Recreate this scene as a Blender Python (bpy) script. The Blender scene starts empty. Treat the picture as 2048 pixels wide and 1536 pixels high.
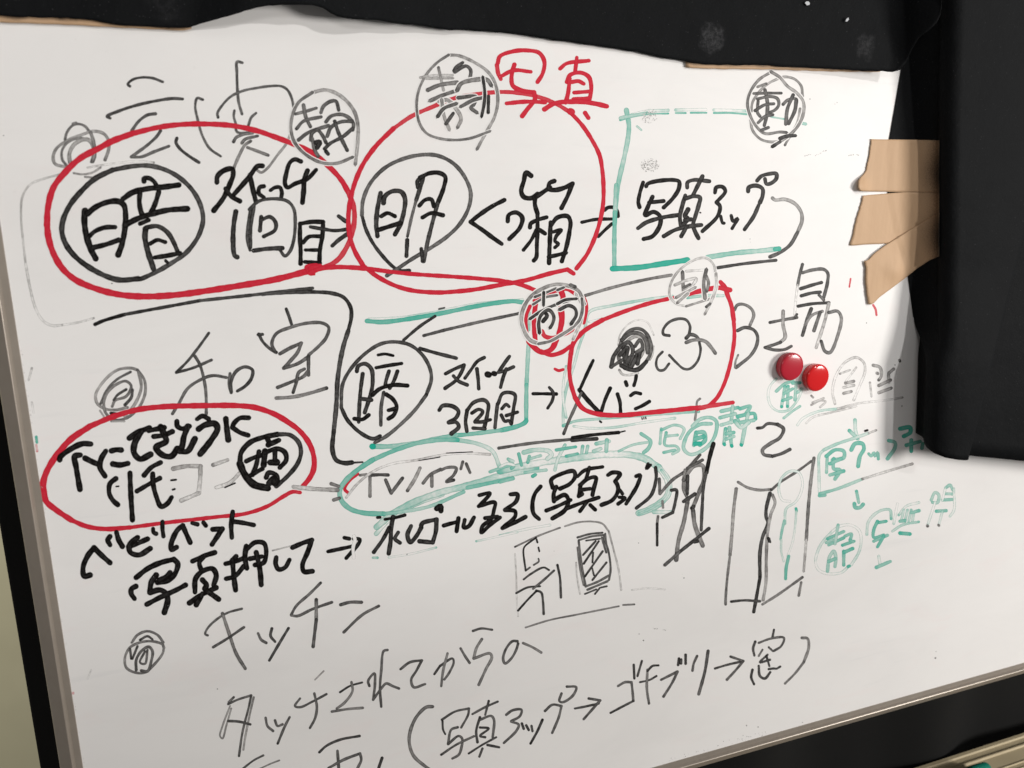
import bpy, bmesh, math, random
from mathutils import Vector, Matrix

random.seed(7)
scene = bpy.context.scene
col = scene.collection

# ------------------------------------------------------------------ camera
# Board plane is y = 0 (its face looks towards -y), x runs along the board, z up. Metres.
FOC, CX, CY = 1640.0, 1024.0, 768.0          # focal length and centre for a 2048 x 1536 frame
DIST = 0.458                                  # camera to board plane
_h = Vector((4471, -416, 1640)).normalized()  # board x axis in camera axes (x right, y down, z forward)
_d = Vector((-14, 6312, 1640)); _d = (_d - _h * _d.dot(_h)).normalized()
_n = _h.cross(_d).normalized()
def cam_to_world(v): return Vector((v.dot(_h), v.dot(_n), -v.dot(_d)))
RX, DY, FZ = (cam_to_world(Vector(a)) for a in ((1, 0, 0), (0, 1, 0), (0, 0, 1)))
CAM = Vector((0, -DIST, 0))
cam_data = bpy.data.cameras.new('camera'); cam = bpy.data.objects.new('camera', cam_data); col.objects.link(cam)
m = Matrix((RX, -DY, -FZ)).transposed().to_4x4(); m.translation = CAM
cam.matrix_world = m
cam_data.sensor_width = 36; cam_data.lens = 36 * FOC / 2048
cam_data.clip_start = 0.01; cam_data.clip_end = 100
scene.camera = cam
cam_data.dof.use_dof = True; cam_data.dof.focus_distance = 0.53; cam_data.dof.aperture_fstop = 12

# ------------------------------------------------------------------ world, lamps, exposure
world = bpy.data.worlds.new('World'); scene.world = world; world.use_nodes = True
bg = world.node_tree.nodes['Background']
bg.inputs['Color'].default_value = (1.0, 0.965, 0.93, 1); bg.inputs['Strength'].default_value = 0.14
def area(name, loc, target, sx, sy, power, color, spread=180):
    L = bpy.data.lights.new(name, 'AREA'); L.shape = 'RECTANGLE'; L.size = sx; L.size_y = sy
    L.energy = power; L.color = color; L.spread = math.radians(spread)
    o = bpy.data.objects.new(name, L); col.objects.link(o); o.location = loc
    o.rotation_euler = (Vector(target) - Vector(loc)).to_track_quat('-Z', 'Y').to_euler()
    return o
area('side_lamp', (1.52, -1.16, 0.02), (0.36, 0, -0.24), 0.36, 0.36, 26.5, (1.0, 0.965, 0.925))
area('fill_lamp', (-0.75, -2.3, 0.60), (0.45, 0, -0.1), 0.9, 0.3, 8.5, (1.0, 0.975, 0.95))  # unseen fill added at front left to lighten the roll's shadow
area('ceiling_tube', (0.95, -0.95, 1.0), (0.06, 0, 0.10), 0.9, 0.022, 0.5, (1.0, 0.97, 0.94), 84)
# added unseen spot whose cone edge makes the dark band across the lower board
SP = bpy.data.lights.new('band_spot', 'SPOT'); SP.energy = 127; SP.color = (1.0, 0.98, 0.96)
SP.spot_size = math.radians(61.4); SP.spot_blend = 0.07; SP.shadow_soft_size = 0.06
spo = bpy.data.objects.new('band_spot', SP); col.objects.link(spo); spo.location = (1.5, -2.5, 1.35)
spo.rotation_euler = (Vector((0.52, 0, 1.35)) - spo.location).to_track_quat('-Z', 'Y').to_euler()
area('wall_fill_lamp', (-1.4, 0.5, 0.9), (-1.15, 1.9, -1.55), 0.6, 0.3, 78, (1.0, 0.95, 0.84))  # unseen lamp added behind the board to brighten the cream wall
scene.view_settings.view_transform = 'Standard'; scene.view_settings.look = 'None'
scene.view_settings.exposure = -0.08; scene.view_settings.gamma = 1.0
scene.view_settings.use_curve_mapping = False

# ------------------------------------------------------------------ helpers
def ray(px, py): return RX * ((px - CX) / FOC) + DY * ((py - CY) / FOC) + FZ
def at(px, py, y=0.0):
    """Point of the plane at depth y that was measured at (px, py) in the photograph."""
    r = ray(px, py); return CAM + r * ((y - CAM.y) / r.y)
def at_z(px, py, z):
    r = ray(px, py); return CAM + r * ((z - CAM.z) / r.z)
def lerp_pts(pts, x):
    if x <= pts[0][0]: return pts[0][1]
    for (a, fa), (b, fb) in zip(pts, pts[1:]):
        if x <= b: return fa + (fb - fa) * (x - a) / (b - a)
    return pts[-1][1]
def smooth(t): t = max(0.0, min(1.0, t)); return t * t * (3 - 2 * t)
def link(name, me, mat, parent=None):
    o = bpy.data.objects.new(name, me); col.objects.link(o)
    if mat: me.materials.append(mat)
    if parent: o.parent = parent
    return o
def mesh_obj(name, verts, faces, mat, parent=None, smooth_shade=False):
    me = bpy.data.meshes.new(name); me.from_pydata([tuple(v) for v in verts], [], faces); me.update()
    if smooth_shade:
        for p in me.polygons: p.use_smooth = True
    return link(name, me, mat, parent)
def thing(name, label, cat, loc=(0, 0, 0), group=None):
    o = bpy.data.objects.new(name, None); col.objects.link(o); o.location = loc; o.empty_display_size = 0.02
    return tag(o, label, cat, group)
def tag(o, label, cat, group=None, kind=None):
    o['label'] = label; o['category'] = cat
    if group: o['group'] = group
    if kind: o['kind'] = kind
    return o
def grid(name, rows, mat, parent=None, thick=0.0):
    """rows: equal-length lists of points; a sheet with a little thickness behind it."""
    nr, nc = len(rows), len(rows[0])
    verts = [p for r in rows for p in r]
    faces = [(i * nc + j, (i + 1) * nc + j, (i + 1) * nc + j + 1, i * nc + j + 1) for i in range(nr - 1) for j in range(nc - 1)]
    o = mesh_obj(name, verts, faces, mat, parent, True)
    if thick:
        md = o.modifiers.new('thickness', 'SOLIDIFY'); md.thickness = thick; md.offset = 0
    return o
def extrude_x(name, prof, x0, x1, mat, parent=None, axis='x'):
    """Sweep a closed (a, b) outline between two positions."""
    n = len(prof); v = []
    for x in (x0, x1):
        for a, b in prof: v.append((x, a, b))
    f = [(i, (i + 1) % n, n + (i + 1) % n, n + i) for i in range(n)] + [tuple(range(n))[::-1], tuple(range(n, 2 * n))]
    return mesh_obj(name, v, f, mat, parent)

# ------------------------------------------------------------------ materials
def new_mat(name):
    M = bpy.data.materials.new(name); M.use_nodes = True
    nt = M.node_tree; return M, nt, nt.nodes['Principled BSDF']
def N(nt, t, **kw):
    n = nt.nodes.new(t)
    for k, v in kw.items(): setattr(n, k, v)
    return n
def math_node(nt, op, a, b=None, c=None, clamp=False):
    n = N(nt, 'ShaderNodeMath', operation=op); n.use_clamp = clamp
    for i, v in enumerate((a, b, c)):
        if v is None: continue
        if isinstance(v, (int, float)): n.inputs[i].default_value = v
        else: nt.links.new(v, n.inputs[i])
    return n.outputs[0]
def mix_col(nt, f, a, b):
    n = N(nt, 'ShaderNodeMix', data_type='RGBA')
    for i, v in ((0, f), (6, a), (7, b)):
        if isinstance(v, (int, float)): n.inputs[i].default_value = v
        elif isinstance(v, tuple): n.inputs[i].default_value = v + (1,) if len(v) == 3 else v
        else: nt.links.new(v, n.inputs[i])
    return n.outputs[2]
def noise(nt, vec, scale, detail=3, rough=0.5, dist=0.0):
    n = N(nt, 'ShaderNodeTexNoise'); n.inputs['Scale'].default_value = scale; n.inputs['Detail'].default_value = detail
    n.inputs['Roughness'].default_value = rough; n.inputs['Distortion'].default_value = dist
    if vec is not None: nt.links.new(vec, n.inputs['Vector'])
    return n.outputs['Fac']
def ramp(nt, v, lo, hi, a=0.0, b=1.0):
    n = N(nt, 'ShaderNodeMapRange'); n.interpolation_type = 'SMOOTHSTEP'
    nt.links.new(v, n.inputs[0])
    for i, x in enumerate((lo, hi, a, b)): n.inputs[i + 1].default_value = x
    return n.outputs[0]
def position(nt): return N(nt, 'ShaderNodeNewGeometry').outputs['Position']
def bump(nt, bs, h, strength, dist):
    b = N(nt, 'ShaderNodeBump'); b.inputs['Strength'].default_value = strength; b.inputs['Distance'].default_value = dist
    nt.links.new(h, b.inputs['Height']); nt.links.new(b.outputs[0], bs.inputs['Normal'])

WHITE = (0.80, 0.788, 0.775)
def board_white(nt):
    """Enamel white with faint cloudy wiping residue; shared by the bare board and thin ink."""
    p = position(nt)
    mp = N(nt, 'ShaderNodeMapping'); mp.inputs['Scale'].default_value = (1, 1, 2.2); mp.inputs['Rotation'].default_value = (0, 0.35, 0)
    nt.links.new(p, mp.inputs[0])
    cloud = ramp(nt, noise(nt, mp.outputs[0], 9, 5, 0.6, 0.6), 0.35, 0.75)
    c = mix_col(nt, cloud, WHITE, tuple(v * 0.955 for v in WHITE))
    tint = ramp(nt, noise(nt, mp.outputs[0], 14, 4, 0.65, 1.2), 0.52, 0.72)
    c = mix_col(nt, math_node(nt, 'MULTIPLY', tint, 0.05), c, (0.85, 0.52, 0.52))
    wipe = N(nt, 'ShaderNodeMapping'); wipe.inputs['Scale'].default_value = (2, 1, 26); wipe.inputs['Rotation'].default_value = (0, -0.5, 0)
    nt.links.new(p, wipe.inputs[0])
    sm = math_node(nt, 'MULTIPLY', ramp(nt, noise(nt, wipe.outputs[0], 5, 5, 0.65, 0.4), 0.56, 0.8), ramp(nt, noise(nt, p, 7, 3), 0.45, 0.65))
    c = mix_col(nt, math_node(nt, 'MULTIPLY', sm, 0.13), c, (0.42, 0.44, 0.46))
    fine = ramp(nt, noise(nt, p, 260, 2, 0.7), 0.66, 0.82)
    return mix_col(nt, math_node(nt, 'MULTIPLY', fine, 0.10), c, (0.45, 0.43, 0.42))
def board_gloss(nt, bs):
    bs.inputs['Roughness'].default_value = 0.42
    bs.inputs['Specular IOR Level'].default_value = 0.10
M_board, nt, bs = new_mat('board_enamel')
nt.links.new(board_white(nt), bs.inputs['Base Color']); board_gloss(nt, bs)

INKS = {'k': (0.0055, 0.0045, 0.0042), 'r': (0.55, 0.019, 0.040), 't': (0.010, 0.365, 0.270), 'w': WHITE}
def ink_mat(key):
    """Marker ink: density falls with the stroke's tone, streaked along the stroke by the felt tip."""
    M, nt, bs = new_mat({'k': 'black_ink', 'r': 'red_ink', 't': 'teal_ink', 'w': 'wiped_streak'}[key])
    uv = N(nt, 'ShaderNodeUVMap', uv_map='UVMap').outputs[0]
    sp = N(nt, 'ShaderNodeSeparateXYZ'); nt.links.new(uv, sp.inputs[0])
    u, v = sp.outputs[0], sp.outputs[1]
    at_ = N(nt, 'ShaderNodeAttribute', attribute_name='ink'); sx = N(nt, 'ShaderNodeSeparateXYZ')
    nt.links.new(at_.outputs['Vector'], sx.inputs[0])
    tone, halo, seed = sx.outputs[0], sx.outputs[1], sx.outputs[2]
    au = math_node(nt, 'ABSOLUTE', u)
    # halo strokes carry a rim where the solvent wiped older ink away
    limit = math_node(nt, 'SUBTRACT', 1.0, math_node(nt, 'MULTIPLY', halo, 0.30))
    ue = math_node(nt, 'DIVIDE', au, limit)
    cb = N(nt, 'ShaderNodeCombineXYZ')
    nt.links.new(math_node(nt, 'MULTIPLY', u, 1.6), cb.inputs[0]); nt.links.new(math_node(nt, 'MULTIPLY', v, 5.0), cb.inputs[1])
    nt.links.new(math_node(nt, 'MULTIPLY', seed, 100.0), cb.inputs[2])
    streak = noise(nt, cb.outputs[0], 2.2, 3, 0.6)
    cb2 = N(nt, 'ShaderNodeCombineXYZ'); nt.links.new(math_node(nt, 'MULTIPLY', v, 14.0), cb2.inputs[0]); nt.links.new(math_node(nt, 'MULTIPLY', seed, 77.0), cb2.inputs[1])
    flow = noise(nt, cb2.outputs[0], 1.0, 2, 0.5)
    inv = math_node(nt, 'ADD', math_node(nt, 'SUBTRACT', 1.0, tone), 0.06)
    dens = tone
    k = math_node(nt, 'MULTIPLY', inv, 1.25 if key == 'k' else 0.7)
    dens = math_node(nt, 'ADD', dens, math_node(nt, 'MULTIPLY', math_node(nt, 'SUBTRACT', streak, 0.5), math_node(nt, 'MULTIPLY', k, 1.7)))
    dens = math_node(nt, 'ADD', dens, math_node(nt, 'MULTIPLY', math_node(nt, 'SUBTRACT', flow, 0.5), math_node(nt, 'MULTIPLY', k, 0.9)))
    rim = ramp(nt, ue, 0.35, 0.85)
    dens = math_node(nt, 'ADD', dens, math_node(nt, 'MULTIPLY', math_node(nt, 'SUBTRACT', rim, 0.45), math_node(nt, 'MULTIPLY', inv, 0.45)))
    dens = math_node(nt, 'MINIMUM', math_node(nt, 'MAXIMUM', dens, 0.0), 1.0)
    # soft outer edge: crisp for wet strokes, feathered for dry ones
    edge = N(nt, 'ShaderNodeMapRange'); edge.interpolation_type = 'SMOOTHSTEP'
    nt.links.new(ue, edge.inputs[0]); nt.links.new(math_node(nt, 'ADD', 0.62, math_node(nt, 'MULTIPLY', tone, 0.26)), edge.inputs[1])
    edge.inputs[2].default_value = 1.02; edge.inputs[3].default_value = 1; edge.inputs[4].default_value = 0
    # a plain stroke's feathered edge lets older ink show; a wiping stroke leaves bare white there
    dens = mix_col(nt, halo, dens, math_node(nt, 'MULTIPLY', dens, edge.outputs[0]))
    ic = mix_col(nt, ramp(nt, tone, 0.6, 0.98), (0.030, 0.023, 0.017), INKS['k']) if key == 'k' else INKS[key]   # dry black ink is brownish
    c = mix_col(nt, dens, board_white(nt), ic)
    nt.links.new(c, bs.inputs['Base Color']); board_gloss(nt, bs)
    nt.links.new(math_node(nt, 'SUBTRACT', 0.10, math_node(nt, 'MULTIPLY', dens, 0.05)), bs.inputs['Specular IOR Level'])
    nt.links.new(math_node(nt, 'MAXIMUM', edge.outputs[0], halo), bs.inputs['Alpha'])
    return M
M_ink = {k: ink_mat(k) for k in INKS}

def black_paper(name, smudges=()):
    M, nt, bs = new_mat(name)
    p = position(nt)
    c = mix_col(nt, noise(nt, p, 30, 4, 0.6), (0.0052, 0.0056, 0.0062), (0.0078, 0.0084, 0.0091))
    lint = ramp(nt, noise(nt, p, 1100, 1, 0.4), 0.735, 0.80)
    c = mix_col(nt, math_node(nt, 'MULTIPLY', lint, 0.25), c, (0.12, 0.12, 0.125))
    for (q, r, s) in smudges:                 # chalky finger marks on the paper
        vd = N(nt, 'ShaderNodeVectorMath', operation='DISTANCE'); nt.links.new(p, vd.inputs[0]); vd.inputs[1].default_value = q
        d = math_node(nt, 'ADD', vd.outputs['Value'], math_node(nt, 'MULTIPLY', math_node(nt, 'SUBTRACT', noise(nt, p, 160, 4, 0.6), 0.5), r * 1.3))
        f = ramp(nt, d, r * 0.35, r, s, 0.0)
        f = math_node(nt, 'MULTIPLY', f, ramp(nt, noise(nt, p, 420, 6, 0.75), 0.38, 0.66, 0.15))
        c = mix_col(nt, f, c, (0.10, 0.10, 0.105))
    nt.links.new(c, bs.inputs['Base Color'])
    bs.inputs['Roughness'].default_value = 0.7; bs.inputs['Specular IOR Level'].default_value = 0.05
    bump(nt, bs, math_node(nt, 'ADD', math_node(nt, 'MULTIPLY', noise(nt, p, 700, 3, 0.6), 0.12), noise(nt, p, 28, 4, 0.55)), 0.5, 0.004)
    return M
M_kraft, nt, bs = new_mat('kraft_tape')
p = position(nt)
mp = N(nt, 'ShaderNodeMapping'); mp.inputs['Scale'].default_value = (90, 90, 6); nt.links.new(p, mp.inputs[0])
c = mix_col(nt, noise(nt, mp.outputs[0], 3, 3), (0.46, 0.300, 0.180), (0.54, 0.365, 0.225))
# black mixed in towards one edge of the kraft paper, speckled where it thins
pa = N(nt, 'ShaderNodeAttribute', attribute_name='blacken').outputs['Fac']
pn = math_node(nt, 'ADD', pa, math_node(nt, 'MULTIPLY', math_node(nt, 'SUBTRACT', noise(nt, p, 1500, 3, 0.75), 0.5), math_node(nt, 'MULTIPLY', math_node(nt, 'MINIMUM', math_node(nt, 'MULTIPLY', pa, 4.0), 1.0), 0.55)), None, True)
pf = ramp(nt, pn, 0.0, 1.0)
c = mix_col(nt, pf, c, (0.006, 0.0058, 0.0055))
nt.links.new(c, bs.inputs['Base Color']); bs.inputs['Roughness'].default_value = 0.55; bs.inputs['Specular IOR Level'].default_value = 0.15
bump(nt, bs, noise(nt, p, 120, 4), 0.3, 0.0008)
M_alu, nt, bs = new_mat('frame_metal')
p = position(nt)
c = mix_col(nt, noise(nt, p, 60, 5, 0.65), (0.25, 0.215, 0.18), (0.34, 0.30, 0.255))
nt.links.new(c, bs.inputs['Base Color']); bs.inputs['Metallic'].default_value = 0.35; bs.inputs['Roughness'].default_value = 0.36
M_cloth, nt, bs = new_mat('black_cloth')
p = position(nt)
nt.links.new(mix_col(nt, noise(nt, p, 12, 4), (0.006, 0.006, 0.0058), (0.010, 0.010, 0.0097)), bs.inputs['Base Color'])
bs.inputs['Roughness'].default_value = 0.9; bs.inputs['Specular IOR Level'].default_value = 0.15
bump(nt, bs, noise(nt, p, 900, 2), 0.3, 0.0005)
M_wall, nt, bs = new_mat('cream_paint')
p = position(nt)
nt.links.new(mix_col(nt, noise(nt, p, 8, 3), (0.38, 0.36, 0.255), (0.44, 0.42, 0.30)), bs.inputs['Base Color']); bs.inputs['Roughness'].default_value = 0.6
M_tray, nt, bs = new_mat('tray_metal')
p = position(nt)
nt.links.new(mix_col(nt, noise(nt, p, 40, 4), (0.42, 0.35, 0.22), (0.52, 0.44, 0.29)), bs.inputs['Base Color'])
bs.inputs['Roughness'].default_value = 0.6; bs.inputs['Specular IOR Level'].default_value = 0.25
def plastic(name, rgb, rough=0.2):
    M, nt, bs = new_mat(name)
    p = position(nt)
    nt.links.new(mix_col(nt, noise(nt, p, 70, 3), tuple(v * 0.92 for v in rgb), rgb), bs.inputs['Base Color'])
    bs.inputs['Roughness'].default_value = rough; return M
M_red_plastic = plastic('red_plastic', (0.60, 0.014, 0.016), 0.14)
M_red_reflect = plastic('reflection_dulled_red', (0.42, 0.016, 0.032), 0.2)  # red dulled in the colour to stand for a reflection on this magnet
M_green_plastic = plastic('green_plastic', (0.01, 0.20, 0.14), 0.25)
M_dkgreen_plastic = plastic('dark_green_plastic', (0.006, 0.055, 0.03), 0.3)
M_fleck, nt, bs = new_mat('pale_fleck'); bs.inputs['Base Color'].default_value = (0.45, 0.46, 0.48, 1); bs.inputs['Roughness'].default_value = 0.8

# ------------------------------------------------------------------ whiteboard
X0 = at(83.5, 987).x                       # inner left edge of the frame
Z0 = at(1800, 1395).z                      # inner bottom edge of the frame
X1, Z1 = X0 + 0.90, Z0 + 0.60
board = thing('whiteboard', 'glossy whiteboard covered with layered black, red and teal Japanese marker handwriting', 'whiteboard', (0, 0, 0))
mesh_obj('board_surface', [(X0 - .004, 0, Z0 - .004), (X1 + .004, 0, Z0 - .004), (X1 + .004, 0, Z1 + .004), (X0 - .004, 0, Z1 + .004),
                           (X0 - .004, .010, Z0 - .004), (X1 + .004, .010, Z0 - .004), (X1 + .004, .010, Z1 + .004), (X0 - .004, .010, Z1 + .004)],
         [(0, 1, 2, 3), (7, 6, 5, 4), (0, 4, 5, 1), (1, 5, 6, 2), (2, 6, 7, 3), (3, 7, 4, 0)], M_board, board)
# frame rail: inner bevel, rounded ridge, long outer bevel (t = distance out from the white, y = depth)
RAIL = [(0.0, 0.0004), (0.0003, -0.0007), (0.0034, -0.0013), (0.0044, -0.0034), (0.0048, -0.0037), (0.0053, -0.0035), (0.0110, -0.0010), (0.0114, 0.0), (0.0114, 0.013), (0.0, 0.013)]
def rail(a, b, along, outward):
    n = len(RAIL); v = []
    for base, sgn in ((a, -1), (b, 1)):
        for t, y in RAIL:
            v.append(Vector(base) + Vector(outward) * t + Vector((0, y, 0)) + Vector(along) * (t * sgn))
    f = [(i, (i + 1) % n, n + (i + 1) % n, n + i) for i in range(n)] + [tuple(range(n))[::-1], tuple(range(n, 2 * n))]
    o = mesh_obj('frame_rail', v, f, M_alu, board)
    bm = bmesh.new(); bm.from_mesh(o.data); bmesh.ops.recalc_face_normals(bm, faces=bm.faces); bm.to_mesh(o.data); bm.free()
rail((X0, 0, Z0), (X0, 0, Z1), (0, 0, 1), (-1, 0, 0))
rail((X0, 0, Z0), (X1, 0, Z0), (1, 0, 0), (0, 0, -1))
rail((X1, 0, Z0), (X1, 0, Z1), (0, 0, 1), (1, 0, 0))
rail((X0, 0, Z1), (X1, 0, Z1), (1, 0, 0), (0, 0, 1))

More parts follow.
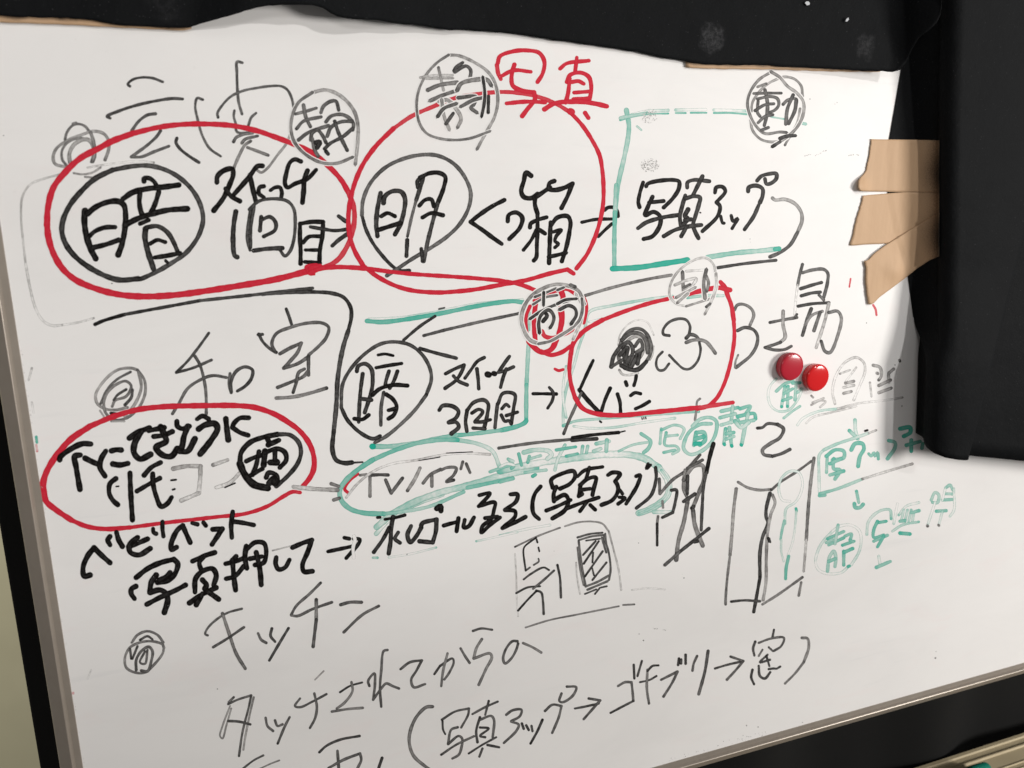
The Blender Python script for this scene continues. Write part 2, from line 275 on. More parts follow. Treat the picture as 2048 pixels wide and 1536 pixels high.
# ------------------------------------------------------------------ marker strokes on the board
# Each block is one piece of writing. '@ ox oy s' sets the frame its points were measured in; a stroke line is
# ink + tone (h: with a wiped rim), pen width, then points; '|' starts a new stroke, '/' is a sharp corner.
STROKES = """
# handwritten_word|grey half-wiped kanji heading at the board's top left
@ 0 0 4
k7 5: 1040,690 1022,675 1060,638 1130,620 1220,625 1302,655
k7 6: 880,945 855,932 960,885 1100,840 1260,805 1380,788 1460,792
k6 6: 1245,910 1180,920 1110,970 1055,1045
k6 6: 1285,1045 1255,1090 1180,1160 1050,1255 / 1050,1255 1130,1255 1230,1215 1350,1170
k7 6: 1415,1105 1408,1140 1440,1190 1500,1240 1592,1300
k6 5: 1622,797 1578,785 1562,850 1580,950 1600,1030 1630,1110 1680,1190 1765,1250
k6 5.5: 1938,502 1897,495 1895,580 1900,720 1910,820 1936,912
k6 5: 1745,940 1740,905 1780,840 1850,770 1950,725 2048,705 2150,690 2250,690 2300,720 2335,790 2352,880
k4 5: 2320,1080 2290,1150 2220,1240 2140,1345 2090,1380 2055,1360
k6 5: 1875,885 1870,930 1887,992 | 2048,905 2010,940 1988,1002 | 1885,1030 1900,1058 1980,1062 2025,1060
k5 6: 1868,1135 1890,1100 1950,1075 2020,1065 | 1935,1145 1960,1115 2060,1088 | 2005,1130 1960,1160 1920,1230 1880,1320 1868,1352 | 1980,1180 2048,1205 2145,1242
# scribbled_dot|grey scribbled bullet crossed by the upper left red oval
k5 5: 520,1115 535,1060 580,1005 630,992 680,1010 712,1048 | 583,990 608,982
k4 6: 840,1280 868,1200 870,1130 830,1070 750,1050 650,1080 530,1130 450,1190 425,1260 440,1310 500,1330 540,1328
k5 5: 530,1320 500,1280 495,1210 530,1150 600,1110 680,1110 730,1150 750,1220 730,1295
k4 8: 560,1300 555,1230 590,1160 650,1120 710,1120 745,1170 755,1240 740,1290
k5 7: 725,1060 745,1120 755,1180
k4 4: 590,1385 660,1395 740,1380 805,1340 | 680,1415 735,1420
# drawn_line|faint grey rounded outline left of the upper red oval
k1 4: 1230,1300 1100,1290 900,1310 700,1340
k3 4: 480,1395 350,1430 250,1470 205,1520 175,1590 168,1680 170,1780 182,1900 205,2110
k2 5: 205,2110 240,2300 290,2480 350,2570 420,2605 500,2600 
k1 4: 500,2600 620,2580 750,2545
# drawn_circle|thick black ring round the large dark kanji
@ 0 300 4
k7 9: 1100,1030 1120,1032 1260,970 1380,900 1480,830 1550,750 1600,660 1625,550 1600,430 1530,310 1420,210 1300,150 1180,125 1060,130 900,160 
k8 10.5: 900,160 760,230 650,330 560,440 505,560 495,650 520,740 590,840 700,930 850,1010 960,1040 1105,1030
# handwritten_kanji|thick black kanji for dark inside the first black ring
k9 12: 680,485 675,560 690,680 730,800 766,868
k9 11: 700,510 760,460 850,420 940,410 990,440 1005,520 1000,620 980,740 945,840
k9 9: 715,690 760,650 840,620 920,617
k9 10: 750,780 850,755 950,720
k9 9: 1153,252 1150,228 1190,225 1230,250 1250,280
k9 11: 985,390 1060,340 1180,310 1320,295 1430,280
k9 10: 1120,340 1115,420 1130,500 1145,530 | 1270,335 1245,420 1210,500
k9 11: 1000,600 1100,550 1220,510 1350,480 1500,470
k9 8: 1120,590 1190,560
k8 11: 1165,630 1160,700 1180,800 1205,880 1228,950
k8 9: 1170,620 1260,610 1340,660 1390,740 1422,815
k9 8: 1200,750 1260,720 1322,737
k9 9: 1240,860 1340,845 1440,825
k9 6: 1325,885 1340,900
# handwritten_word|black katakana and figure one inside the first red oval
@ 400 300 4
k9 10: 135,258 140,210 190,165 258,152 265,200 240,270 190,380 110,485
k9 9: 205,310 250,370 320,410
k9 9.5: 500,127 460,130 390,220 270,358 | 400,200 420,300 445,405
k9 8: 512,290 478,298 470,345 512,380
k9 7.5: 565,322 600,300 640,300 655,340 650,380
k9 8.5: 808,92 760,75 720,100 690,190 680,270 700,300 760,270 860,230 928,160
k9 9.5: 860,165 835,230 830,320 820,420
k8 9.5: 287,492 270,600 265,740 278,845 298,857
# handwritten_kanji|black kanji in a square with a smaller one below, inside the first red oval
k7 6.5: 405,480 385,600 380,720 400,800
k7 6: 435,455 410,600 405,780
k7 6.5: 395,475 470,410 600,390 700,410 750,470 762,580 750,720 720,810 680,848 640,800
k8 8.5: 430,805 540,790 660,785
k8 8: 490,535 480,645
k8 7.5: 490,560 560,535 605,580 600,640 510,692
k9 8.5: 800,590 800,700 805,800 805,910 | 800,590 890,575 985,575 / 985,575 980,680 960,800 955,910
k9 8: 825,740 870,695 960,690
k9 7: 845,800 940,800
k9 8: 840,895 960,905
# drawn_arrow|black double arrow where the two red ovals meet
k8 7: 885,615 1000,635 1080,645 1190,633
k8 8: 1110,530 1165,570 | 1060,765 1110,720 1190,665
# drawn_circle|thin grey black ring round the kanji for bright
@ 700 300 4
k8 7: 475,965 400,965 340,930 200,770 130,640 95,520
k6 7.5: 95,520 105,400 160,270 270,150 400,80 560,40 700,45 830,110 920,220 965,340 950,460 880,590 780,690 650,780 500,870 380,950 295,1005
# handwritten_kanji|black kanji for bright inside the thin ring
k8 9: 245,345 220,470 210,600 220,688 | 268,425 280,370 340,330 410,335 440,390 430,500 400,600 360,675
k9 8: 250,530 300,505 360,530
k9 9: 225,640 320,610 400,585
k8 8: 545,300 540,250 585,215 565,290 530,400
k6 6: 530,400 490,550 460,690
k8 8: 458,720 452,848
k9 8.5: 560,220 640,185 720,185 762,215 750,300 700,430 
k7 8: 700,430 660,580 620,740 590,890
k9 8: 555,445 600,400 650,395 672,450 | 580,540 650,505 745,522
k8 7: 570,790 580,890
# handwritten_word|black hiragana and box kanji inside the second red oval
k9 8.5: 1235,400 1130,455 1020,530 965,575 / 965,575 1060,640 1140,700 1212,750
k9 8.5: 1262,570 1270,520 1330,500 1378,540 1360,620 1275,712
k9 9: 1450,207 1410,180 1390,250 1370,330 1390,375 1450,385 1500,350
k9 9: 1480,370 1480,440 1500,508 | 1490,375 1570,320 1600,300 | 1635,248 1597,265 1592,310 1640,320 1720,300 1780,268
k9 8.5: 1780,268 1740,370 1692,465
k9 8: 1440,620 1445,590 1500,560 1572,538 | 1500,500 1500,640 1495,760 1490,860 1470,885
k9 7: 1490,640 1450,720 1388,800
k9 8: 1518,640 1560,668
k9 8.5: 1605,580 1600,700 1595,820 1593,905 | 1610,600 1660,540 1740,530 1763,570 1755,660 1730,780 1695,890
k9 7: 1610,660 1690,640 1650,690 1640,730 1668,750 1640,780
k9 8: 1590,855 1660,840 1728,822
# drawn_arrow|black arrow between the second red oval and the teal box
@ 1150 300 4
k9 6.5: 55,578 170,555 292,552
k9 7: 237,480 265,460 318,463 340,490 345,530
k9 6.5: 295,590 240,640 187,692
# handwritten_word|black words inside the upper teal box
k9 7.5: 545,260 520,340 507,420 517,458
k9 8: 570,290 580,272 650,250 790,240 832,252 830,310 780,390 710,460
k9 7.5: 592,420 710,408
k9 8.5: 620,375 585,450 562,520 630,495 680,530 680,600 620,690 550,712
k8 8: 505,625 570,580 700,540 830,520
k8 7.5: 898,300 900,260 950,240 1075,250
k8 8: 1020,210 985,280 945,360
k8 8: 882,365 860,440 840,530 845,600 | 880,390 950,370 1000,380 990,440 960,540 945,600 960,650 988,705
k8 9: 905,475 880,530 905,550 870,590
k8 8: 880,560 930,555 | 710,690 800,640 920,610 1010,600 | 850,690 895,610
k9 7.5: 1120,340 1130,300 1180,295 1203,330 1132,418 / 1132,418 1160,450 1140,530 1020,650
k9 6.5: 1165,530 1182,585 1192,585 | 1250,525 1265,570 1302,548 1257,628
k8 8: 1385,330 1390,300 1450,285 1500,310 1500,370 1480,420
k8 7.5: 1470,440 1430,530 1357,635
k8 7.5: 1457,245 1490,210 1560,190 1610,190 1610,230 1560,270 1530,270 1520,232
k9 3: 1000,500 1005,502
# drawn_line|grey curve closing the upper teal box and grey rule below it
k4 7: 1580,385 1600,400 1680,395 1760,430 1810,500 1815,570 1780,660
k6 7: 1780,660 1720,760 1640,820 1560,855
k5 6: 80,1165 300,1100 550,1040 772,1000
k7 6: 1140,942 1350,910 1608,882
# drawn_box|teal open box drawn with a fat marker at the upper right
@ 1024 0 4
t5 9: 915,880 935,1000 930,1090 900,1250 860,1420 840,1536 826,1700
t2 6: 960,915 1100,888 1250,882 | 1310,880 1550,877 | 1615,880 1880,888
t6 3.5: 865,962 960,935 1100,912 1250,908 | 1310,904 1390,904 | 1430,902 1555,902 | 1615,904 1750,904 1880,914
t4 7: 868,945 960,925 1080,905
t4 4: 1000,1010 1035,1040
@ 1150 300 4
t5 8: 330,280 326,330 320,500
t6 8.5: 320,500 315,700 315,945
t8 10.5: 300,950 500,940 700,910 900,880
t5 9.5: 1060,858 1300,822 1500,805 1632,790
t7 8: 1600,795 1632,788
@ 1400 0 4
t5 3.5: 570,935 670,952
t4 6: 810,985 845,992
# drawn_line|black rule curving down between the left and middle notes
@ 0 300 4
k9 7: 760,1395 830,1365 1000,1315
k8 6.5: 1000,1315 1300,1260 1600,1205
k7 6.5: 1600,1205 2048,1157 2200,1138 2500,1105
@ 400 300 4
k7 7: 900,1135 600,1145 500,1155
k8 7.5: 900,1135 1050,1145 1150,1180 1205,1260 1210,1340 1185,1450
k7 9: 1185,1450 1150,1560 1120,1700 1100,1850 1090,2050 1070,2250
k8 9: 1070,2250 1060,2400 1090,2480 1160,2505 1215,2500
k8 4: 1215,2502 1300,2497
# handwritten_word|grey kanji for Japanese-style room at the left
@ 0 600 4
k7 5.5: 1670,265 1580,390 1500,490 1410,580 / 1410,580 1540,545 1692,480
k6 6: 1560,450 1600,520 1640,680 1650,800 1650,912
k6 6: 1380,910 1430,830 1500,710 1600,640 1700,605 1812,620
k6 6.5: 1840,590 1835,680 1850,735
k7 6.5: 1850,740 1850,650 1890,570 1960,535 2020,560 2010,630 1960,690 1900,728
@ 400 600 4
k7 6: 690,72 715,140 738,212
k7 6: 470,272 500,330 560,390 612,420 | 465,278 500,275
k6 6.5: 600,415 575,350 610,270 720,220 860,185 980,185 1030,220 1010,300 950,370 870,440
k6 7: 640,430 720,385 810,345 / 810,345 780,420 730,480 670,545 / 670,545 780,510 860,460
k6 7: 868,450 868,600
k6 6.5: 620,700 720,660 830,610 862,570 | 835,552 790,580 770,660 745,740
k5 7: 610,785 750,775 880,745 1012,705
# scribbled_dot|grey spiral bullet above the lower red oval
@ 0 600 4
k6 5: 1045,575 930,640 850,730 805,830
k4 5.5: 1100,560 1050,545 940,560 830,650 765,760 780,830 840,870 920,880 1020,860
k5 5.5: 1100,560 1155,640 1160,750 1110,860 1020,940 920,960 850,910 830,830 860,740 940,670 1010,650 1050,690 1010,770 920,805 898,852
k7 6: 1060,720 1050,780 1000,840
k7 5: 910,800 940,760 1010,715
k4 6: 1110,580 1130,700 1080,830 1000,930
k9 5: 885,905 925,908
k4 4: 890,970 995,970 | 800,885 830,930
# drawn_line|faint grey and teal marks along the board's left edge
k1 4: 255,545 230,640 | 255,820 268,900
t6 5: 290,1095 295,1140
r2 4: 290,1160 298,1210
# drawn_box|teal box left of the red and grey ring
@ 700 300 4
t3 5: 150,1352 400,1340 700,1292 1000,1232 1380,1195
t7 8.5: 135,1368 250,1377 400,1362 700,1312 1000,1252 1300,1210 1400,1222
@ 840 520 4
t5 8: 870,640 862,800 852,1000
t6 8: 852,1000 850,1150 850,1280
t7 9: 850,1285 840,1300 780,1330 650,1362
t6 8: 650,1362 400,1393 270,1405
t4 5: 875,420 872,560
@ 400 600 4
t5 9.5: 1390,1172 1500,1172 1650,1158 1900,1110 2048,1080
t9 11: 1378,1172 1384,1172
# drawn_circle|black ring round the middle kanji for dark
k8 7.5: 1440,1088 1385,1110 1280,1060 1180,960 1130,860
k7 7: 1130,860 1140,680 1200,560 1320,430 1450,350 1560,335 1680,360 1780,440 1840,550 1850,640 1810,760
k6 7: 1810,760 1720,880 1600,1000 1490,1090 1400,1140
# handwritten_kanji|black kanji for dark inside the middle ring
k8 7.5: 1302,590 1285,720 1275,850 1270,975
k8 8: 1255,570 1265,530 1320,510 1370,550 1382,640 1370,740 1345,820 1318,900
k8 7.5: 1290,790 1372,800
k9 8: 1235,950 1300,955 1350,920
k9 5.5: 1425,440 1480,432 1545,445
k9 7: 1410,542 1500,525 1612,508
k8 7.5: 1512,570 1490,640 1482,685 | 1580,570 1550,650 1518,705
k9 8: 1380,760 1440,710 1550,680 1660,685
k7 7: 1470,740 1450,850 1447,1000
k9 8: 1490,755 1540,790 1573,850 1550,920 1508,950 | 1510,882 1570,868
# handwritten_word|black katakana and figure three in the middle teal box
@ 840 520 4
k8 7: 205,910 270,875 352,840 / 352,840 340,880 290,960 200,1027
k8 7: 268,928 310,970 378,1000
k8 6.5: 515,780 460,810 400,890 360,945
k8 7: 455,870 465,950 470,1030
k9 12: 540,915 550,918
k9 10: 590,908 598,910
k8 7: 715,772 680,820 628,898 / 628,898 680,885 748,855 | 690,872 665,940 645,1018
k8 8: 155,1200 180,1167 260,1170 308,1210 290,1260 230,1300 / 230,1300 290,1298 310,1335 250,1390
k8 7.5: 378,1200 365,1290 375,1370 | 375,1205 430,1140 510,1120 545,1150 540,1230 512,1350
k8 7: 415,1225 470,1195 502,1212 440,1295 / 440,1295 500,1295 562,1278 | 425,1345 520,1350
k7 7: 620,1150 610,1240 600,1340
k8 7: 625,1150 660,1070 720,1060 760,1080 750,1180 730,1310
k8 6.5: 655,1190 690,1155 712,1172 | 690,1245 780,1217 | 650,1240 680,1290 710,1285 728,1308
# drawn_arrow|black arrow pointing at the lower red box
k9 6.5: 905,1070 980,1070 1092,1072
k8 6: 1035,1020 1065,1060 1060,1120 1022,1185
# drawn_line|grey and black rules round the middle teal box
k7 6: 30,605 200,560
k6 6: 200,560 500,490 805,425
k8 7: 0,708 150,750 290,785
k6 6: 630,1505 900,1465 1210,1435
k8 7: 1215,1443 1415,1430
k9 6.5: 1220,1420 1400,1397 1590,1380
k9 3: 1590,1380 1640,1368
@ 700 300 4
k8 6: 430,1520 560,1410 680,1330
k7 3.5: 712,1272 755,1262
# drawn_box|teal double box behind the lower red box
@ 1100 520 4
t4 6: 980,290 750,320 500,365 330,405 300,440 280,560 
t4 5.5: 280,560 230,700 190,850 140,1000 110,1150 105,1330
t5 5.5: 105,1325 200,1290 400,1270 650,1250 1000,1225 1190,1212
t3 5: 190,1330 300,1345 500,1340 750,1300 1000,1265
t3 5: 130,1260 105,1100 110,960 130,850
t2 4: 720,378 620,405 450,462 310,495
t4 6: 1100,300 1250,285 1385,285
# scribbled_dot|dark scribbled ball inside the lower red box
k2 3: 830,600 780,500 700,480 620,520 560,600 545,680 | 830,690 820,760 800,800
k6 7: 800,700 790,620 740,560 680,550 610,590 560,680 550,780 580,850 640,880 720,860 790,780 812,700 790,620
k4 7: 600,760 590,700 630,640 700,610 750,650 745,730 700,800 650,830
k7 8: 490,855 510,770 570,690 630,660 662,710 650,780 600,865
k7 6.5: 492,855 600,790 700,760 740,720
k7 8: 590,700 590,760 640,830 700,790
k7 8: 560,760 620,700 600,840 660,760 640,870 720,720 700,830
k6 8: 575,640 640,590 720,590 770,650 780,740
k6 7: 680,690 720,640 740,700 690,740
k8 8: 570,845 630,872 700,880 770,815
k3 5: 555,880 580,915 640,920 702,905
# handwritten_word|grey looped characters inside the lower red box
k7 5.5: 955,605 908,595 905,560 950,500 1030,470 1090,480 1120,530 1112,600
k6 7: 1090,625 1120,597 1170,610 1192,640
k5 7: 1090,660 1150,640 1240,650 1290,700 1322,745
k7 5: 1195,660 1205,720 1180,810 1120,870 1070,870 1010,820 955,762
k7 5: 900,735 860,780 850,840 870,880 910,880 952,830
# handwritten_word|black strokes along the lower edge of the lower red box
k9 6.5: 345,805 300,900 238,1038
k9 8.5: 235,1040 310,1130 395,1220
k6 6: 250,1065 200,1180 150,1290 110,1390
k9 7: 410,1215 440,1120 482,1025 | 540,1072 560,1140 565,1220
k9 7: 605,975 615,1003 | 690,927 685,960 672,1003
k9 6.5: 645,1085 680,1062 725,1070
k9 7: 685,1190 740,1165 795,1132
k9 4: 400,1290 410,1298
k5 4.5: 1200,1110 1178,1130 1172,1190 1160,1280
k7 2.5: 735,1262 738,1275 | 750,1260 752,1272 | 765,1258 768,1270
# handwritten_word|grey kanji for place beside the lower red box
@ 1450 500 4
k5 6: 75,480 100,440 150,435 210,470 230,520 200,602
k6 6.5: 100,645 160,620 230,640 260,690 250,770 200,850 140,900 88,940
k5 4: 105,840 85,890 80,940
k6 6: 360,580 460,560 575,540
k4 7: 465,490 465,600 480,700 440,740 
k6 6: 320,780 400,755 445,738 | 320,780 400,800 480,795 530,770
k6 6: 620,115 595,210 582,280
k2 5: 582,280 568,380 558,520
k6 5: 575,515 560,540
k6 6.5: 620,182 700,160 790,155 822,185 820,260 790,380
k7 6.5: 605,310 700,280 772,260 | 610,367 690,345 762,337
k6 6: 752,360 790,400
k7 6: 585,450 700,430 832,422
k6 7: 690,470 660,550 620,682
k5 5.5: 640,600 700,520 780,490
k6 7: 760,500 712,645
k3 6.5: 830,430 800,560 730,780
k5 6.5: 830,500 900,490 930,540 900,690 840,820 800,810 770,730
# ink_mark|small red flecks near the brown tape
r6 3: 1005,230 995,295
r6 4: 1185,440 1205,475 1212,520
# drawn_loop|upper left red oval in thick marker
@ 0 0 1
r9 12: 620,541 550,559 475,572 425,580 350,590 288,593 238,589 188,576 150,559 125,537 107,507 97,475 94,450
r9 12: 94,450 96,415 107,375 130,345 160,317 197,297 225,282 265,267
r9 10: 265,267 315,255 362,249 412,248 462,251 512,261 542,271 584,287 627,307 662,337 684,362 697,385
r8 9.5: 697,385 707,412 709,440 703,470 692,497 675,520 650,534 620,541
r9 12: 615,535 632,532 | 618,541 626,547 622,538 640,534
# drawn_loop|second red oval touching the first
r9 8: 1153,537 1175,507 1195,460 1206,410 1207,370 1204,335 1199,310 1184,280 1164,250 1141,225
r8 8: 1141,225 1111,207 1074,193 1039,186 1000,184 949,189 907,197 862,215 824,232 787,257
r9 9: 787,257 752,292 727,327 711,362 702,395 697,430 698,460 703,485 712,507 727,532
r9 8.5: 727,532 750,550 787,570 825,581 875,585 912,583 950,579 1000,570 1050,561 1100,547 1135,539 / 1135,539 1147,547
# drawn_line|red line linking the ovals to the red and grey ring
@ 400 300 4
r9 9: 880,985 970,948 1080,937 1250,942 1400,957
r9 8: 1400,957 1550,977 1700,992 2048,1015 2250,1030 2400,1045 2550,1072 2680,1120
# handwritten_word|red kanji for photograph above the second red oval
@ 600 0 2.926
r8 8: 1152,380 1160,430 1175,462
r9 8: 1157,370 1170,330 1250,300 1330,295 1400,310 1430,360 1420,430 1390,480
r9 8.5: 1255,378 1240,430 1245,500 1300,530 1370,540 / 1370,540 1375,580 1330,640 1300,680
r9 7.5: 1170,450 1250,412 1350,420
r9 8: 1210,605 1320,595 1435,598
r9 7.5: 1522,402 1560,372 1690,355 | 1620,338 1610,420
r9 8: 1562,480 1580,440 1640,425 1690,450 1705,520 1690,600 | 1578,460 1570,540 1555,600
r9 7.5: 1590,480 1630,475 1660,490 | 1605,542 1700,535 | 1600,580 1690,575
r9 9: 1430,640 1490,605 1610,595 1720,605 1795,622
r9 13: 1582,652 1590,655
r9 8: 1668,660 1688,690
# drawn_loop|red rounded box round the dark scribbled ball
@ 1100 520 4
r9 8.5: 1365,177 1400,220 1420,280 1450,360 1470,480
r9 7.5: 1470,480 1475,620 1460,740 1430,880 1390,1000 1330,1110 1250,1175 1180,1192
r9 9.5: 1440,240 1350,222 1270,232 | 1208,247 1100,272
r9 6: 1040,292 985,302
r9 8: 940,312 800,345 600,410 420,480
r9 9: 420,480 270,570 190,660 165,760
r9 8: 165,760 155,880 170,1000 200,1100 
r9 9: 200,1100 260,1185 350,1225 450,1240 600,1240 800,1220 1000,1200 1200,1180
r8 8: 1200,1180 1462,1140
r9 5.5: 40,872 70,885 105,876
# drawn_loop|lower left red oval in thick marker
@ 60 780 4
r9 12: 125,880 105,760 130,660 200,540 320,400 480,290
r9 10.5: 480,290 660,215 850,160 1050,135 1400,125 1650,125 1800,140 1950,190 2040,240
r9 10: 2040,240 2150,320 2230,420 2270,530 2270,630 2240,700 2185,770
r9 7.5: 2160,820 2100,815 2030,850 1900,930 1720,990 1500,1015 1100,1060 800,1100
r9 9: 800,1100 600,1112 450,1090 330,1040 
r9 11: 330,1040 210,960 130,890 110,820
@ 560 800 4
r8 5: 132,738 152,740
r9 6.5: 620,590 550,650 518,715 540,738
# drawn_circle|grey ring overlapping the first red oval's upper right
@ 512 0 4
k4h 7.5: 795,1310 812,1150 815,1000 780,880 680,770 560,720 450,740
k5h 6.5: 450,740 340,820 290,930 280,1040 310,1140 390,1230 520,1300 650,1305 772,1258
# handwritten_kanji|grey kanji for still inside the left grey ring
k5 6: 315,912 400,890 482,865
k5 7: 380,840 400,940 435,1012
k6 6.5: 325,1030 380,970 520,935
k6 7: 340,1120 420,1060 580,1005
k6 7: 440,1120 447,1070 490,1040 530,1080 560,1140 | 450,1110 470,1200 498,1250
k8 10: 480,1140 510,1138 490,1180
k6 7: 520,900 540,850 600,810 640,810 662,880 | 560,975 600,930 680,915 740,940 780,990 775,1040 | 570,1090 600,1020 680,975 770,970
k7 7: 630,970 660,1060 730,1202 | 550,1190 590,1150 700,1090 770,1030
k8 7: 560,1210 577,1232
# drawn_circle|grey ring left of the red kanji
k4h 6.5: 1770,1190 1840,1060 1910,930 1935,790 1910,660 1850,570 1730,490 1620,445 1540,440
k5h 5.5: 1540,440 1450,500 1360,600 1300,730 1285,850 1310,990 1370,1070 1480,1110 1600,1120 1720,1105 1870,1050
# handwritten_kanji|grey kanji for still inside the ring left of the red kanji
k3 5: 1315,620 1400,605 1572,602 | 1360,628 1575,625
k4 5.5: 1460,540 1480,630 1500,722
k5 8: 1375,720 1470,680 1610,660
k5h 8: 1395,805 1500,760 1620,720
k4h 8: 1470,812 1530,800 1600,870 1640,950 1615,1015
k4h 7: 1485,800 1505,930 1545,1035
k6h 7.5: 1455,930 1500,870 1600,830
k6 7: 1520,990 1577,908
k6 7: 1585,565 1600,540 1652,502 | 1590,575 1680,528 1717,560 1712,630
k5h 9: 1610,720 1640,670 1740,640 1850,640 1880,680
k6h 7.5: 1620,782 1760,775 1740,840 1720,862 1765,900 | 1640,852 1740,800 1812,782
k8h 6.5: 1815,620 1830,740 1825,830 1805,930
k8 6.5: 1860,770 1858,900
# drawn_circle|grey ring over the upper teal line
@ 1400 0 4
k4h 5.5: 820,770 810,690 760,635 680,615 600,640 530,680 470,740 420,820 410,890 | 405,960 420,1040 480,1110 560,1135 640,1130
k4 5: 800,870 780,980 720,1090 680,1160 | 460,695 530,670
k5h 6: 690,1060 640,1056 520,1068 450,1010 400,920 380,830 400,740 470,640 570,575
k4h 6.5: 570,575 640,620 700,690 770,740 825,810 830,890 800,980 740,1060 660,1120 580,1170
# handwritten_kanji|grey kanji for motion inside the upper right ring
k6 5.5: 430,748 540,745 650,745
k6 7: 520,720 540,830 535,920 515,1002
k6 6: 460,792 560,772 620,790 630,840 600,880 560,898 | 465,810 460,900 480,930 | 440,885 520,838 590,830 | 465,982 520,932 582,918 | 490,1042 547,1020
k5 6: 665,835 700,802 770,792 765,870 
k6 7: 770,800 760,880 710,988 | 745,760 700,870 687,992
k7 7: 640,1108 690,1090 762,1085
k8 7: 580,1172 600,1160
k6 6: 600,1160 640,1135
# drawn_circle|red and grey scribbled ring between the teal boxes
@ 840 520 4
r9 8: 1270,250 1320,330 1328,400 1310,500
r9 7: 880,370 850,450 850,560 870,640
r9 9: 925,350 912,480 922,640
r9 7: 915,325 1000,285 1080,250 1180,235 1240,270
r9 11: 1130,250 1145,300 1130,380 1135,480 1115,590
r8 8: 975,570 1000,610 1060,622 1160,590 1222,555
r9 10: 870,650 920,705 980,740 1050,715 1092,640
r9 8: 970,730 1040,760 1130,740 1205,690
k3h 6.5: 1250,270 1300,370 1290,470 1270,530 1225,630
k4h 7.5: 1310,350 1270,250 1180,205 1090,195 1000,220 890,290 830,380 810,470 830,560 880,640 950,670
k5h 6: 950,670 1040,650 1130,600 1220,540 1275,480 1300,390 1295,310
k6h 5: 920,295 1000,265 1085,228 | 905,355 1000,300 1095,282 | 1100,240 1150,220
k7h 6: 990,260 988,360 
k7h 6: 880,470 970,410 1080,360 1240,310
k7h 6: 1100,350 1160,320 1250,310
k7h 7: 1120,395 1190,365 1240,390 1250,440 1210,510
k7h 7: 955,580 950,500 970,440 1030,400 1070,450 1060,510 1042,540
k8 8: 985,490 1018,445 1008,430
k5 7: 1205,200 1240,215
# drawn_circle|half-erased grey ring on the lower red box's top edge
@ 1150 300 4
k3h 5: 1125,1000 1110,920 1060,870 1000,865 900,910 810,990 760,1090 760,1170 810,1230 890,1250
k4h 5: 890,1250 980,1222 1090,1188
k3h 6: 1128,990 1128,1100 1090,1210 1040,1310
k5h 7.5: 860,980 865,1080 870,1155
k3 6: 800,1080 900,1040 970,1030 930,1090 880,1110
k2 5: 890,970 1060,958
k5h 7.5: 1050,960 1030,1060 1040,1185
k4 6: 1050,1010 1068,1060 1055,1130
k3h 6: 810,1180 880,1142 960,1100 | 820,1222 900,1150
k5 5: 870,1100 920,1075
k5 5: 1050,1255 1080,1230
# handwritten_word|black hiragana note inside the lower red oval
@ 60 780 4
k9 11: 238,558 240,540 330,470 420,430 485,432
k9 11: 400,520 358,530 370,620 400,795
k9 10.5: 440,545 500,575 555,600 | 605,490 570,550 560,620 600,688
k9 11: 652,487 690,478 730,480 | 662,592 720,600 782,588
k9 11: 795,385 860,340 955,303 
k9 12: 890,335 840,420 832,500 880,552 965,515
k9 10: 950,325 1075,300 | 990,372 1070,362 1140,332
k9 12: 1045,295 1080,370 1090,410 1010,460 1060,520 1130,530 1180,470
k9 10: 1175,252 1180,290 1220,310 1275,290
k9 11.5: 1262,290 1230,380 1220,440 1200,490 / 1200,490 1260,490 1320,390
k9 9: 1338,232 1380,208 1430,232
k9 12: 1350,312 1400,280 1480,270 1500,310 1450,400 1362,512
k9 11: 1567,230 1575,310 1587,400
k9 9.5: 1750,222 1680,225 1630,270 1620,300 / 1620,300 1680,340 1745,362
k9 9.5: 688,708 640,750 635,830 670,890 703,918
k9 3: 690,772 710,770
k9 10: 800,665 805,800 820,1040
k9 9.5: 1045,580 970,620 912,683
k9 9: 855,810 940,760 1040,705
k9 9.5: 982,670 985,750 1010,850 1050,932 1100,908 1132,860
k9 4: 1130,722 1168,718 | 1142,798 1158,792
k3 8.5: 1145,630 1250,610 1365,610 / 1365,610 1362,700 1350,825 / 1350,825 1210,885
k2 7.5: 1465,600 1580,560 | 1490,780 1600,740 1690,650
k9 3: 1560,780 1640,745
# drawn_circle|black ring round the crammed kanji in the lower red oval
@ 400 600 4
k9 10: 320,1290 330,1220 400,1140 500,1100 620,1075
k8 8.5: 620,1075 720,1080 790,1140 808,1220 780,1310 700,1410 610,1490
k9 14: 320,1310 355,1390 430,1475 540,1505
# handwritten_kanji|crammed black kanji inside the ring of the lower red oval
k9 9: 370,1290 430,1262 500,1240 | 472,1212 450,1320 420,1400 | 410,1400 500,1350
k9 12: 520,1210 510,1320
k9 9.5: 520,1220 620,1190 680,1220 690,1280 640,1340
k9 13: 565,1300 615,1298
k9 10: 540,1112 560,1150 | 545,1160 630,1122
k9 9: 600,1210 600,1280
k9 9.5: 530,1420 550,1382 610,1400 622,1450
k9 13: 555,1465 595,1430 600,1465
# handwritten_word|black katakana under the lower red oval
@ 60 780 4
k9 10.5: 482,1480 435,1490 425,1420 460,1330 512,1262 / 512,1262 570,1320 640,1382
k9 10: 640,1172 622,1200 640,1238 | 692,1140 710,1200 740,1252
k9 10.5: 790,1252 870,1222 940,1192 | 860,1180 800,1235 800,1295 870,1320 962,1268
k9 8.5: 985,1112 988,1138 1010,1150 | 1060,1055 1060,1110 1068,1170
k9 10: 1172,1258 1132,1280 1130,1230 1180,1120 1222,1085 / 1222,1085 1250,1150 1282,1220
k9 8.5: 1300,1065 1340,1075 | 1388,1060 1407,1085
k9 10: 1462,1115 1538,1110 / 1538,1110 1500,1170 1457,1235
k9 9: 1622,975 1610,1080 1615,1180 | 1625,1052 1700,1062 1790,1080
# handwritten_word|black photograph note at the lower left
